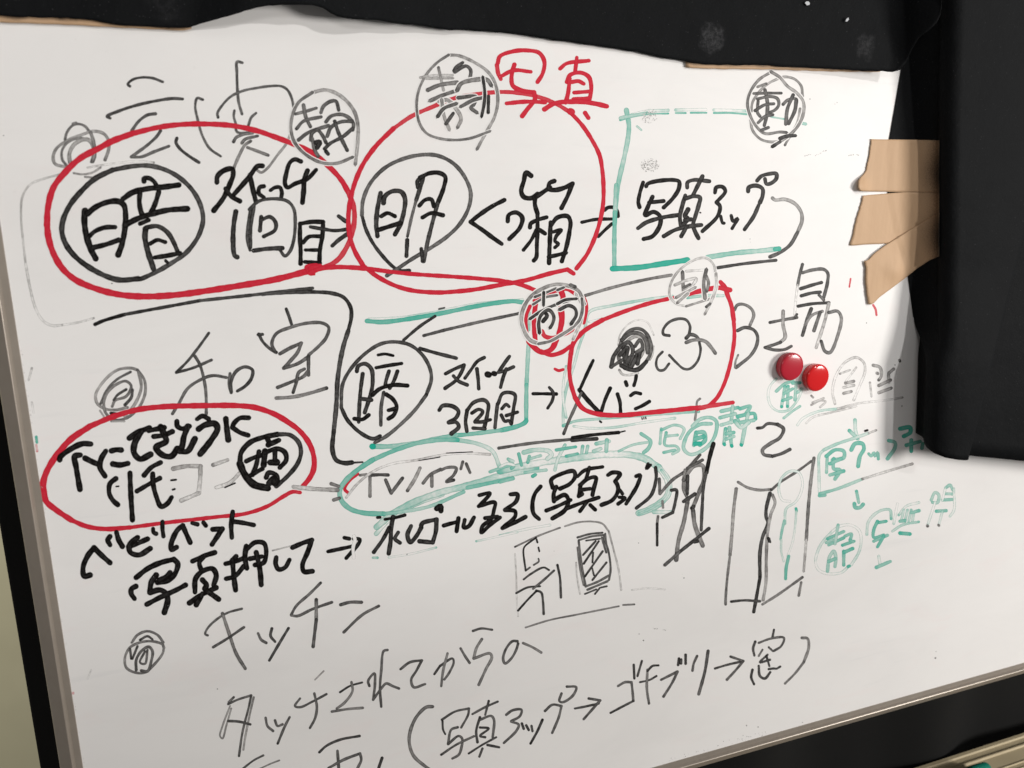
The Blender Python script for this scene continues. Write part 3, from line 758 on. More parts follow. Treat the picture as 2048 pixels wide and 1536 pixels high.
@ 140 1020 4
k9 10: 528,610 492,632 490,670 515,708
k9 10.5: 530,540 620,470 730,420 830,395 / 830,395 862,430 840,510 790,560 700,580
k9 11: 690,520 650,580 640,650 / 640,660 720,640 765,665 782,720 755,820
k9 10: 800,500 760,540 715,560 | 615,755 720,700 850,640 925,600
k9 9.5: 980,410 1080,365 1160,340 | 1072,370 1035,420 1050,480
k9 10: 1000,655 1005,550 1060,490 1140,470 1170,520 1150,600
k9 11: 1060,560 1092,600 1080,630
k9 10: 955,745 1050,680 1170,620 | 1010,760 1060,670 | 1100,650 1190,715
k9 9: 1330,370 1290,412 | 1245,430 1330,410 1400,380
k9 10: 1300,400 1310,520 1325,640
k9 9: 1250,550 1320,530 1390,450
k9 10: 1410,290 1400,380 1415,465
k9 9: 1420,310 1480,260 1550,265 1570,320 1550,420 1480,440 | 1440,390 1535,372
k9 10: 1490,340 1520,480 1530,598
k9 9: 1650,380 1645,430 1670,475 1720,460 1755,400
k9 9.5: 1780,300 1860,265 1935,240 / 1935,240 1900,340 1860,440 1872,492 1940,490
k3 3: 1620,325 1760,290
# drawn_arrow|black double arrow broken by a wiped streak
@ 560 800 4
k9 7.5: 385,1212 480,1192 580,1170 | 515,1102 555,1110 
k9 7.5: 590,1110 640,1115 628,1150 530,1265
w0 7: 592,1090 600,1120 585,1180 590,1260
# handwritten_word|grey note inside the teal oval
k5 5.5: 640,602 690,595
k7 6.5: 720,602 800,598 865,600
k5 6.5: 720,612 720,770
k6 6.5: 845,640 890,745 / 890,745 980,625
k4 7: 1120,545 1080,630 1020,725
k5 6.5: 1285,555 1200,600 1145,665 | 1215,600 1215,690
k6 6: 1290,560 1340,540 1410,545 1390,600 1330,655 1390,640 | 1462,495 1447,550 | 1490,510 1520,580
# drawn_loop|teal oval with long wiped tails at the lower middle
t3 9: 770,1070 870,960 1050,850 1300,755
t4 13: 775,1015 900,910 1100,805 1300,735 1500,685 1700,625 1870,585 2048,545
t6 7.5: 1862,625 1700,660 1500,702
t4 8: 1755,530 1700,410 1580,350 1420,320
t6 8.5: 1420,320 1270,320 1080,350 900,410 740,480
t6 9.5: 740,480 620,560 530,640 480,720 490,800 560,870 680,905 830,910 
t5 7: 830,910 1000,890 1200,850 1470,735
t5 5: 745,1262 780,1262
k2 5: 530,780 620,670 750,570 900,510 1100,480 1300,440 1450,425 1680,435
k9 2: 1110,485 1280,457 | 1330,425 1540,415
k3 8.5: 110,695 250,710 460,720
k5 7: 410,670 470,690 | 430,800 475,785
@ 1000 780 4
t3 14: 0,645 200,605 400,570 600,545 800,520 1000,515 1150,545 1270,620
t3 13: 1270,620 1340,720 1345,830 1280,905 1180,962 1110,985
t4 5: 1290,640 1350,740 1335,850 1230,935 1110,990
t2 8: 1230,975 1380,978
t6 7: 0,735 60,720 105,708
t2 5: 0,1165 200,1115 400,1080
@ 560 800 4
t2 4: 870,1260 1050,1230 1250,1180 | 1570,1130 1800,1080 1900,1058
# handwritten_word|teal note running right above the teal oval
t5 6: 1680,575 1780,540 1865,520
t6 6: 1825,472 1870,530 1850,548
@ 1000 780 4
t6 6: 150,510 172,602
t4 9: 190,500 280,480 390,490 412,520 380,550
t5 6: 235,530 222,580 | 235,552 325,525 | 200,660 370,640
t7 7: 262,690 282,678
t4 6.5: 440,640 460,560 520,440
t6 6: 450,480 540,465 605,455 | 530,530 620,510
t5 6.5: 662,450 655,500 | 702,450 692,502
t4 7.5: 770,430 872,410 | 855,400 850,490 | 750,490 805,470
t3 6: 0,615 60,590 110,600 | 70,555 105,570
t5 5: 950,490 1060,440 1200,415
t6 7: 1130,350 1205,410 1185,470 1150,500
t5 5.5: 1290,310 1280,430 | 1292,320 1400,280 1472,310 1442,390 | 1330,340 1320,440 1410,450 1430,480 1380,512 | 1330,370 1420,360 | 1310,500 1400,480
t5 7: 1690,270 1600,275 1520,330 1480,400 1470,470 1520,515 1610,490 1690,420 1730,330 1730,250 1680,220 1600,235 1540,290
t6 8: 1570,340 1552,440 | 1580,340 1630,340 1640,400 1600,440 | 1562,392 1630,372
t8 8: 1560,430 1600,428
t5 7: 1770,170 1905,140 | 1862,130 1850,260 | 1760,222 1882,190 | 1770,280 1905,240 | 1805,310 1792,430 | 1835,300 1852,440 | 1810,350 1870,340 | 1810,392 1870,372
t6 7: 1920,150 2002,130 1960,200 | 1900,212 2035,190 2045,230
t5 7.5: 1985,190 1960,300 1935,430 | 1900,265 2030,242
t4 8: 1880,250 1930,300 1990,260
t8 6: 1793,432 1797,438 | 1852,445 1856,450 | 1928,438 1933,442
# handwritten_word|black note running right beside the teal oval
@ 560 800 4
k9 6: 780,940 800,938 | 840,955 950,935 1000,920
k8 8.5: 905,935 890,1020 885,1130 870,1228
k8 7.5: 875,1020 820,1120 750,1218 | 945,1060 920,1110 960,1143
k8 8.5: 1048,1010 1020,1080 1042,1138 1090,1090 1130,1020
k8 8.5: 1130,1005 1140,985 1252,955 / 1252,955 1247,1050 1222,1140 / 1222,1140 1115,1130
k9 11: 1255,868 1285,850 1288,885
k9 8: 1310,1005 1360,990 1420,975 | 1428,945 1413,1050 | 1478,960 1470,1020 1510,1010 1552,940
k9 7.5: 1595,762 1680,745 1640,800 1590,850 / 1590,850 1720,820 1712,880 1690,950 1620,1010 1610,1062 1680,1000 1760,940 | 1640,945 1740,932
k9 8: 1845,755 1900,755 1890,810 1800,878 / 1800,880 1880,890 1882,930 1780,1025 / 1780,1025 1880,980 1965,935
@ 1000 780 4
k9 8: 325,772 280,830 260,910 270,990 312,1032
k9 8: 422,782 410,720 470,680 590,650 602,690 560,750 480,790
k9 8.5: 450,775 430,830 432,890 / 432,880 520,840 547,880 520,960 420,1028
k9 7.5: 370,965 460,930 565,880
k9 7: 620,692 680,642 820,615 | 715,620 690,710
k9 8: 645,760 630,850 | 640,762 700,712 767,700 750,790 740,840 | 640,800 720,790
k9 9: 640,842 655,832
k9 7.5: 530,950 650,905 790,860 | 640,970 700,890 | 722,920 762,958
k9 8: 865,680 900,660 960,670 922,730 / 922,730 940,760 945,805 900,880 812,920
k9 7: 960,800 980,830 | 945,912 1000,865 955,858
k9 7.5: 1090,690 1122,680 1100,760 1010,910
k9 6: 1185,590 1172,630 1205,600
k8 6.5: 1245,620 1250,700 1210,840 1092,945
# figure_sketch|grey standing figure drawn at the board's middle right
k6 6: 1275,712 1280,830 / 1280,830 1380,720 1480,650 1600,520
k7 6: 1370,802 1412,800 1402,900 1382,980 / 1382,980 1300,1020
k5 5: 1300,890 1305,940
k5 6: 1480,640 1470,720 1470,800 1510,880
k5 8: 1470,720 1550,610 1620,605 1632,720 1600,800 1540,950
k7 7: 1500,690 1498,830 | 1470,892 1560,832 | 1535,945 1550,930
k6 6: 1620,560 1500,625
k9 8: 1708,430 1680,530 1652,660
k7 6: 1652,660 1630,760 1620,900 1610,1120
k5 8: 1500,900 1470,1060 1430,1200 1410,1360
k5 8.5: 1545,965 1560,1080 1622,1245
k6 6.5: 1320,1400 1450,1285
k7 6.5: 1450,1285 1570,1190 1672,1108 | 1555,1215 1580,1210
k5 5: 1265,1010 1258,1070
k8 5: 1258,1070 1258,1242
# cabinet_sketch|small grey box sketch with a hatched window at the lower middle
@ 1000 1000 4
k5 3.5: 120,375 300,290 480,222
k4 3.5: 520,210 620,180 730,172 820,190 870,250 
k3 3.5: 870,250 910,400 950,560 970,720
k2 3: 120,430 130,600 135,800 145,930
k5 3.5: 205,1020 400,960 600,920 800,880 950,850 | 985,840 1075,835
k8 3.5: 290,300 200,370 188,400 205,560 | 293,315 300,340 | 308,380 315,410
k6 3.5: 205,565 240,540 | 270,520 312,490 308,470
k7 4: 190,635 250,590 350,540 392,560 | 130,745 220,700 320,690
k6 4.5: 265,710 350,640 432,565
k8 4: 145,885 230,790 290,730 
k7 4.5: 290,725 330,740 345,820 350,912
k7 4.5: 460,520 480,620 488,780
k6 4: 620,300 720,272 820,262 | 630,322 730,292 830,280 | 842,270 850,350
k6 4.5: 630,330 650,500 685,690
k5 4: 622,380 640,540 670,680
k6 4: 830,295 870,420 885,560 872,640 | 815,300 850,420
k6 4.5: 685,692 780,655 870,605 | 700,718 860,650
k7 4: 665,440 765,330 | 670,510 790,330 | 680,612 822,410 | 740,640 852,500
k7 3.5: 745,420 740,500 | 738,545 752,602 | 690,325 800,310
k7 3.5: 680,752 770,715 | 760,752 800,702 | 810,700 855,690
k3 3: 610,500 615,600 640,752
k2 3: 1055,720 1180,706 1320,715
# door_sketch|tall grey and teal open door sketch at the right
@ 1400 780 4
k5 5.5: 305,737 380,780 470,800 570,795
k6 5: 570,800 640,740 780,650 890,570
k4 6.5: 290,790 270,950 255,1150 240,1320
k5 5: 240,1320 215,1536 205,1680 205,1715
k7 7: 560,825 530,950 530,1020 545,1060 500,1180 480,1300 480,1500
k8 6.5: 480,1500 455,1640 430,1775
k4 6: 580,840 600,900 565,1000 540,1150 530,1350 528,1536 505,1680
k8 5.5: 545,1185 560,1220 553,1190
k5 6.5: 912,545 890,700 870,900 850,1200
k3 5: 850,1200 830,1450
k7 5: 250,1693 350,1683 480,1690
k5 5: 500,1715 620,1640 820,1498 | 810,1540 790,1645
t2 5: 720,890 660,880 630,800 650,710 720,650 790,660 820,740 800,840 760,900 690,950 680,1070
t5 5: 675,1045 655,1130 645,1195
t7 5: 768,948 772,968
t2 4: 770,970 760,1100 740,1220 700,1330 | 650,1200 650,1290 670,1370
t6 6: 710,1330 690,1420 685,1510
# handwritten_word|single grey hook character above the door sketch
k7 6: 460,305 500,300 540,270 620,275
k6 7: 620,275 668,310 640,380 560,430 500,480 510,515 580,530
k7 6.5: 580,530 650,510 720,475
# handwritten_word|faint teal and grey note below the red magnets
@ 1450 500 4
t3 5: 410,1030 360,1090 345,1170 370,1250 430,1290 510,1280 580,1200 620,1110
t5 6: 410,1130 480,1070 545,1050 | 480,1090 452,1255 | 505,1090 500,1255 | 470,1150 542,1110 | 460,1205 530,1180 | 540,1065 600,1062 | 570,1060 560,1200 | 580,1140 610,1110
t7 5: 452,1250 455,1255 | 498,1248 502,1252
t5 5: 600,1250 540,1290 470,1345
k3 4: 690,1165 705,1180 | 690,1240 760,1205 805,1212 760,1258 | 700,1220 790,1185
k2 5: 880,1230 860,1130 890,1000 960,900 1050,860 1110,900 1120,970 1080,1080 1030,1200
k2 4: 920,990 1000,960 | 1050,940 960,1060
k3 6: 950,1100 1030,1082 | 950,1147 1010,1132 | 965,1065 1030,1050
k3 6: 1185,922 1240,940 1250,1010 1230,1040 | 1215,985 1222,988 | 1310,985 1350,952 | 1308,1000 1312,1060 | 1230,1085 1325,1040 | 1230,1142 1330,1105
k2 4: 1160,1060 1172,1172
k4 5: 1395,880 1400,890
t3 5: 580,1400 620,1350 750,1290 900,1270 
k2 4: 900,1270 1050,1230 1300,1200 1420,1180
k2 4: 650,1385 700,1340 850,1300 1050,1250
# drawn_box|teal boxed note running under the black roll
@ 1400 780 4
t4 7: 1240,240 1245,330 1262,390 | 1195,325 1258,385
t3 5.5: 955,830 952,650 955,520 990,480
t4 6: 990,480 1100,430 1250,380 1350,345
k3 4: 1350,345 1410,322
k7 4: 1320,328 1340,322
t6 6.5: 955,845 1000,842
t5 6: 960,830 1100,790 1300,712
k3 5: 1300,712 1500,650 1700,590
t5 6: 1018,540 1012,660
t6 7: 1010,530 1080,480 1150,490 1150,540 1060,560 | 1070,550 1070,630 1120,640 1080,712 | 1040,590 1130,550 | 1040,680 1150,648
t6 7.5: 1210,480 1240,430 1300,430 1312,470 1280,530 1265,610
t6 5.5: 1350,510 1370,530 1390,500 1400,530 1420,500 1427,552
t6 7: 1510,405 1560,420 1560,460 1500,550
t7 8: 1600,310 1680,300 1682,340 1630,370
t6 7: 1690,400 1690,490 | 1650,442 1760,412 | 1782,430 1776,465
t5 6: 1252,810 1270,900
t6 7.5: 1235,910 1242,940 1280,940 1305,915
# drawn_circle|pale teal ring with a note at the lower right
t2 5.5: 1190,1410 1130,1460 1030,1470 950,1440 925,1370 960,1250 1040,1150 1120,1090 1200,1080 1270,1120 1290,1200 1270,1300 1210,1400
t6 6: 1020,1190 1150,1132 | 1030,1240 1150,1182 | 1160,1170 1212,1150 1202,1200 | 1140,1242 1232,1210 | 1200,1200 1225,1215
t5 6: 1105,1080 1080,1230 | 1010,1222 1060,1195
t5 6.5: 1020,1450 1035,1340 1070,1290 1087,1340 1080,1412 | 1030,1372 1082,1350
t6 6.5: 1150,1400 1150,1290 | 1150,1300 1222,1268
t7 6: 1185,1412 1195,1408
# handwritten_word|teal note with an arrow at the far lower right
t4 5.5: 1335,1155 1345,1060 1390,1000 1460,960 1520,960 1530,1030
t6 6: 1420,1062 1490,1050 | 1420,1050 1390,1120 1390,1180 1470,1160 | 1390,1210 1500,1162 | 1470,1170 1420,1255
t2 5: 1580,910 1550,1070
t3 5: 1590,1000 1650,930 1752,900 | 1610,1050 1630,960 | 1660,960 1640,1050 | 1690,960 1670,1050 | 1712,980 1700,1050
t6 6.5: 1600,1050 1640,1045 | 1690,982 1752,965
t4 5: 1540,1130 1620,1080 1750,1055
t6 7: 1600,1145 1680,1152
t5 6: 1850,880 1880,820 1910,840 1900,900 1860,900 | 1970,780 2000,760 2022,800 | 1960,830 2020,832 | 1940,880 2030,875 | 1890,970 1970,965
t2 5: 1880,900 1820,1085 | 1940,970 1910,1082 | 1965,780 1940,880
t3 5: 2030,790 2032,960 2000,1010
k4 5: 1818,1085 1822,1090 | 1908,1080 1912,1084
t3 6: 1430,1330 1442,1400
t5 6.5: 1410,1420 1522,1372
# scribbled_dot|grey looped bullet above the bottom notes
@ 140 1020 4
k5 5: 495,1060 540,1000 620,970 700,1000 747,1060
k5 5: 750,1100 740,1075 650,1050 560,1060 480,1100 440,1180 450,1260 520,1300 600,1300 670,1240 740,1150 752,1100
k6 5.5: 530,1280 530,1200 570,1130 630,1095 660,1130 650,1210 620,1290 570,1285
k6 4.5: 560,1040 620,1010 660,1035 | 480,1110 490,1190 | 540,1090 500,1190 | 600,1130 560,1220 600,1230 620,1120
k1 3: 170,1280 140,1350
# handwritten_word|thin grey katakana for kitchen at the lower left
@ 400 1152 4
k6 4.5: 62,475 42,465 60,420 130,350 220,295 335,262
k5 6.5: 180,300 230,450 290,620 362,740
k6 5: 105,570 220,500 352,410
k6 5.5: 465,460 490,510 530,535 | 575,420 565,480 600,525
k7 5.5: 708,418 640,530 555,675
k6 5.5: 965,55 880,140 770,240 730,310 / 730,315 780,320 900,265 1055,210
k5 7: 930,190 930,350 
k6 6.5: 930,350 905,565
k6 6.5: 1125,230 1200,210 1292,210
k6 5.5: 1430,240 1300,310 1150,450
# handwritten_word|thin grey sentence slanting up along the board's bottom
k5 4.5: 230,1010 270,970
k6 4.5: 225,1025 300,990 410,955 / 410,955 390,1050 340,1250 312,1440
k4 4: 430,970 400,1100 360,1300 347,1390
k4 3.5: 240,1040 180,1200 160,1280 180,1300 210,1200 250,1060
k6 5: 225,1160 310,1165 402,1187
k6 5: 525,1135 540,1200 585,1240 | 600,1155 620,1200 660,1187 | 717,1130 680,1200 622,1340
k3 3: 990,760 920,830
k6 4.5: 800,980 760,1040 800,1050 900,1005 1012,945
k6 5: 915,940 935,1050 920,1140 880,1215
k7 4: 1120,930 1200,880 1297,852
k5 5: 1212,850 1220,920 1160,1010 1095,1060
k5 5: 1055,1085 1180,1065 1302,1055
k6 5: 1355,880 1345,840 1395,780 1400,860 1385,990 / 1385,990 1450,900 1490,860 1540,880 1592,900 | 1500,592 1470,600 1450,760 1440,900 1450,1045
k6 5: 1605,745 1680,690 1775,675 / 1775,675 1730,760 1690,830 1710,890 1800,865
@ 800 1152 4
k7 4.5: 275,785 320,720
k6 4.5: 320,720 420,660 430,690 390,780 355,828
k5 5: 380,620 345,760 330,880
k6 5: 485,580 520,640 557,695
k6 4.5: 583,440 650,420 737,430
k5 5.5: 655,505 610,580 590,660 / 590,660 720,620 735,650 690,740 630,870
k6 5: 940,522 900,522 850,580 825,660 840,700 890,660 930,590 945,540
k5 5: 985,537 1060,570 1130,612
# handwritten_word|thin grey bracketed sentence with arrows along the bottom
k5 6.5: 260,1045 210,1050 130,1130 80,1250 75,1340 110,1440 220,1536 300,1590
k6 4.5: 335,1150 440,1085 552,1060 / 552,1060 545,1110 490,1212
k7 4: 340,1160 345,1230 362,1265
k6 5: 462,1210 410,1230 385,1340 / 385,1345 470,1280 497,1300 490,1380 470,1430 420,1460
k6 4.5: 330,1430 450,1350 592,1282
k6 4.5: 580,1105 680,1050 782,1005 | 710,1000 682,1110
k7 5: 640,1130 610,1240 620,1330
k6 5: 640,1150 730,1120 752,1150 742,1290
k7 4.5: 640,1212 710,1220 640,1280 682,1290
k7 4: 550,1420 660,1350 770,1290
k7 5: 700,1352 792,1370
k6 4.5: 660,1380 635,1445
k6 5: 850,1110 900,1075 972,1070 960,1120 890,1162 / 890,1165 950,1190 930,1240 832,1335
k7 5: 975,1180 990,1222 | 1010,1195 1030,1232 | 1052,1200 1060,1240
k7 5: 1140,1150 1100,1240 1045,1340
k6 5: 1160,1080 1220,1030 1292,1040 / 1292,1040 1270,1130 1218,1255
k6 5: 1292,940 1275,1000 1300,1010 1380,960 1410,890 1335,885
k7 4.5: 1400,1060 1480,1045 1590,1020
k6 5: 1510,980 1602,995 / 1602,995 1470,1145
@ 1150 1152 4
k6 5: 345,880 400,850 452,850 / 452,850 460,920 467,1000
k7 4.5: 467,1000 370,1050 285,1095
k7 4.5: 470,710 475,820 | 535,680 500,800
k7 4: 520,850 600,830 652,800
k5 5: 580,750 575,900 592,1020
k7 4.5: 580,760 620,720 667,715
k6 5: 690,830 820,765 / 820,765 780,850 708,965
k7 5: 832,660 825,712 | 850,668 848,700 | 885,630 885,702
k6 5: 977,640 950,700 940,757
k6 6: 1065,600 1040,760 990,945
k7 4.5: 1120,740 1220,710 1330,685
k6 5: 1245,645 1347,680 / 1347,680 1280,760 1215,830
k7 4.5: 1592,430 1580,490 
k6 5: 1442,525 1425,580 1435,635
k6 4.5: 1470,535 1570,500 1672,495 1650,560 1590,600
k6 4: 1550,570 1582,600 | 1500,590 1470,640
k7 4.5: 1540,630 1480,690 1560,670 | 1532,640 1555,720
k7 5: 1420,750 1410,810 1432,865 | 1470,720 1480,800 1520,820 1562,770
k7 4.5: 1550,745 1590,740 1610,742 1642,725
k5 5.5: 1815,495 1860,500 1870,570 1830,690 
k5 4.5: 1830,690 1760,780 1680,860
# handwritten_word|grey tops of characters cut by the photo's bottom edge
@ 400 1152 4
k7 5: 955,1410 1010,1360 1120,1310 1277,1280
k6 5.5: 1100,1400 1110,1540 1115,1620
k6 5.5: 1030,1536 1150,1470 1280,1420 / 1280,1420 1290,1470 1260,1540 1240,1600
k7 5.5: 1457,1455 1430,1536 1415,1600
k6 4: 320,1560 430,1475 507,1435
k5 3: 470,1546 570,1500 635,1475
"""
def catmull(pts, step=2.2):
    if len(pts) < 3:
        a, b = pts[0], pts[-1]; n = max(2, int(math.dist(a, b) / step))
        return [(a[0] + (b[0] - a[0]) * i / n, a[1] + (b[1] - a[1]) * i / n) for i in range(n + 1)]
    q = [(2 * pts[0][0] - pts[1][0], 2 * pts[0][1] - pts[1][1])] + pts + [(2 * pts[-1][0] - pts[-2][0], 2 * pts[-1][1] - pts[-2][1])]
    out = []
    for i in range(1, len(q) - 2):
        p0, p1, p2, p3 = q[i - 1:i + 3]
        t0 = 0; t1 = t0 + math.dist(p0, p1) ** .5 + 1e-6; t2 = t1 + math.dist(p1, p2) ** .5 + 1e-6; t3 = t2 + math.dist(p2, p3) ** .5 + 1e-6
        n = max(2, int(math.dist(p1, p2) / step))
        for k in range(n):
            t = t1 + (t2 - t1) * k / n; r = []
            for c in (0, 1):
                A1 = (t1 - t) / (t1 - t0) * p0[c] + (t - t0) / (t1 - t0) * p1[c]
                A2 = (t2 - t) / (t2 - t1) * p1[c] + (t - t1) / (t2 - t1) * p2[c]
                A3 = (t3 - t) / (t3 - t2) * p2[c] + (t - t2) / (t3 - t2) * p3[c]
                B1 = (t2 - t) / (t2 - t0) * A1 + (t - t0) / (t2 - t0) * A2
                B2 = (t3 - t) / (t3 - t1) * A2 + (t - t1) / (t3 - t1) * A3
                r.append((t2 - t) / (t2 - t1) * B1 + (t - t1) / (t2 - t1) * B2)
            out.append(tuple(r))
    out.append(pts[-1]); return out
class Ink:
    boxes = []
    @staticmethod
    def over(c, w):
        """Height of a new layer of ink: just above whatever it crosses."""
        x0, x1 = min(p[0] for p in c) - w, max(p[0] for p in c) + w; y0, y1 = min(p[1] for p in c) - w, max(p[1] for p in c) + w
        lv = 1 + max([l for a, bb, d, e_, l in Ink.boxes if a < x1 and bb > x0 and d < y1 and e_ > y0], default=0)
        Ink.boxes.append((x0, x1, y0, y1, lv)); return 3e-5 + lv * 2.0e-6
    def __init__(s): s.v, s.f, s.uv, s.a, s.mi = [], [], [], [], []
    def ribbon(s, pts, w, tone, halo, mi, dark=(1, 1)):
        c = catmull(pts); lift = Ink.over(c, w)
        rnd = random.random(); hw = w / 2 * (1.38 if halo else 1.0) * 1.11
        n = len(c); L = [0.0]
        for a, b in zip(c, c[1:]): L.append(L[-1] + math.dist(a, b))
        tang = []
        for i in range(n):
            a, b = c[max(0, i - 1)], c[min(n - 1, i + 1)]; d = math.dist(a, b) or 1e-6
            tang.append(((b[0] - a[0]) / d, (b[1] - a[1]) / d))
        ph = random.random() * 10
        def width(l): return hw * (1 + 0.06 * math.sin(l * 0.11 + ph) + 0.04 * math.sin(l * 0.31 + 2 * ph))
        rows = []                                   # cross-rows: centre, tangent, half width factor, v
        capn = 4; endw = width(0)
        for k in range(capn, 0, -1):
            a = math.pi / 2 * k / capn * 0.97; rows.append((c[0][0] - tang[0][0] * hw * math.sin(a), c[0][1] - tang[0][1] * hw * math.sin(a), tang[0], width(0) * math.cos(a), -hw * math.sin(a), math.sin(a)))
        for i in range(n): rows.append((c[i][0], c[i][1], tang[i], width(L[i]), L[i], 0))
        for k in range(1, capn + 1):
            a = math.pi / 2 * k / capn * 0.97; rows.append((c[-1][0] + tang[-1][0] * hw * math.sin(a), c[-1][1] + tang[-1][1] * hw * math.sin(a), tang[-1], width(L[-1]) * math.cos(a), L[-1] + hw * math.sin(a), math.sin(a)))
        ends = [max(math.exp(-(max(r[4], 0) / (w * .55)) ** 2) * dark[0], math.exp(-(max(L[-1] - r[4], 0) / (w * .55)) ** 2) * dark[1]) for r in rows]
        b0 = len(s.v); us = (-1, -0.34, 0.34, 1); m = len(rows)
        for j, (x, y, t, h, l, e) in enumerate(rows):
            nx, ny = -t[1], t[0]
            y_ = -(lift + 1.4e-6 * j / m)
            for u in us:
                s.v.append(at(x + nx * h * u, y + ny * h * u, y_))
                # at the caps the rim runs round the end
                s.uv.append((max(abs(u), e) * (1 if u > 0 else -1), l / 100.0)); s.a.append((min(1, tone + (1 - tone) * .55 * ends[j] + (1 - tone) * .25 * math.sin(l * .045 + ph)), 1.0 if halo else 0.0, rnd))
        for j in range(m - 1):
            for k in range(3):
                i = b0 + j * 4 + k; s.f.append((i, i + 4, i + 5, i + 1)); s.mi.append(mi)
    def disc(s, x, y, r, tone, mi, sides=7):
        y_ = -Ink.over([(x, y)], r); b0 = len(s.v); rnd = random.random(); ph = random.random() * 6
        for i in range(sides):
            a = ph + 2 * math.pi * i / sides; rr = r * (0.75 + 0.5 * random.random())
            s.v.append(at(x + math.cos(a) * rr, y + math.sin(a) * rr, y_)); s.uv.append((0.0, 0.0)); s.a.append((tone, 0.0, rnd))
        s.f.append(tuple(range(b0, b0 + sides))); s.mi.append(mi)
    def build(s, name, label):
        me = bpy.data.meshes.new(name); me.from_pydata([tuple(v) for v in s.v], [], s.f)
        used = sorted(set(s.mi)); keys = 'krtw'
        for k in used: me.materials.append(M_ink[keys[k]])
        for p, k in zip(me.polygons, s.mi): p.material_index = used.index(k)
        uvl = me.uv_layers.new(name='UVMap')
        for l in me.loops: uvl.data[l.index].uv = s.uv[l.vertex_index]
        at_ = me.attributes.new('ink', 'FLOAT_VECTOR', 'POINT')
        for i, a in enumerate(s.a): at_.data[i].vector = a
        me.update(); o = bpy.data.objects.new(name, me); col.objects.link(o); o.parent = board
        if label: o['label'] = label
        return o
KEYS = {'k': 0, 'r': 1, 't': 2, 'w': 3}
ink = None; frame = (0, 0, 1); blocks = []
for line in STROKES.strip().splitlines():
    line = line.strip()
    if not line: continue
    if line[0] == '#':
        nm, lb = line[1:].strip().split('|'); ink = Ink(); blocks.append((nm, lb, ink)); continue
    if line[0] == '@':
        frame = tuple(float(x) for x in line[1:].split()); continue
    head, pts = line.split(':'); kt, w = head.split()
    key, halo = kt[0], kt.endswith('h')
    tone = (0, .12, .23, .36, .50, .65, .79, .89, .96, 1)[int(kt[1])] if key == 't' else (0, .15, .30, .50, .69, .81, .89, .94, .97, 1)[int(kt[1])]
    for st in pts.split('|'):
        segs = st.split('/')
        for si, seg in enumerate(segs):
            P = [tuple(float(q) for q in t.split(',')) for t in seg.split()]
            P = [(frame[0] + x / frame[2], frame[1] + y / frame[2]) for x, y in P]
            ink.ribbon(P, float(w), tone, halo, KEYS[key], (random.random() if si == 0 else 0, random.random() if si == len(segs) - 1 else 0))
for nm, lb, k in blocks: k.build(nm, lb)

# stray dots, and two stippled patches where a dirty cloth touched the board
sp = Ink()
for x, y, r, t in [(7, 271, 1.3, .8), (224, 567, 1.3, .9), (1620, 198, 1, .9), (1674, 205, 1, .7), (1670, 208, .9, .5), (1500, 478, 1, .8), (1501, 484, .8, .5), (1277, 1086, 1, .8), (1368, 1156, 1.3, .9),
                   (1278, 1268, 1, .8), (1287, 1281, 1.5, .9), (1281, 1285, .8, .4), (1872, 1303, .9, .7), (1871, 1316, 1.7, 1), (435, 1378, 1.2, .9), (814, 1109, 1.2, .9), (1108, 1102, 1, .6), (1790, 730, 1.2, .8),
                   (1733, 646, 1.2, .8), (1804, 812, 1.6, .7), (1959, 1351, 1, .7), (1605, 1445, 1.2, .6), (1627, 1445, 1, .6), (1493, 1451, 1.2, .8), (1516, 1454, 1.3, .8), (1798, 721, 2, .8), (1400, 420, .8, .5)]:
    sp.disc(x, y, r, t, 0)
for (x, y, a, n) in [(1615, 313, -.35, 9), (1637, 311, -.4, 9), (1650, 303, -.15, 6), (1703, 312, -.25, 8), (1716, 310, .1, 4), (1311, 1257, .1, 8), (1330, 1259, .15, 6)]:
    for i in range(n): sp.disc(x + i * 1.5 - n * .7 + random.uniform(-1, 1), y + a * i * 1.5 + random.uniform(-1, 1), random.uniform(.4, 1.1), random.uniform(.5, .9), 0, 5)
for i in range(46):
    t = random.random(); sp.disc(1310 + 230 * t + random.uniform(-4, 4), 1528 - 66 * t + random.gauss(0, 3), random.uniform(.35, .9), random.uniform(.4, .9), 0, 5)
for i in range(40):                           # grime along the left rail
    y = random.uniform(650, 1530); x = 0.152 * (y - 438) + abs(random.gauss(0, 1.6)) + .8; sp.disc(x, y, random.uniform(.4, 1.1), random.uniform(.3, .8), 0, 5)
sp.disc(146.5, 1386, 3, .6, 1, 6)
for i in range(120): sp.disc(random.uniform(100, 1750), random.uniform(120, 1450), random.uniform(.3, .6), random.uniform(.1, .35), 0, 5)
sp.build('ink_specks', 'stray dots of dried ink')
for cx, cy, rx, ry, n in ((1300, 331, 19, 14, 260), (1298, 232, 17, 15, 200)):
    k = Ink()
    for i in range(n):
        r = math.sqrt(random.random()); a = random.uniform(0, 2 * math.pi)
        if random.random() > 1.15 - r * .7: continue
        k.disc(cx + rx * r * math.cos(a), cy + ry * r * math.sin(a), random.uniform(.4, 1.3), random.uniform(.3, .8), 0, 5)
    k.build('ink_smudge', 'stippled grey smudge')

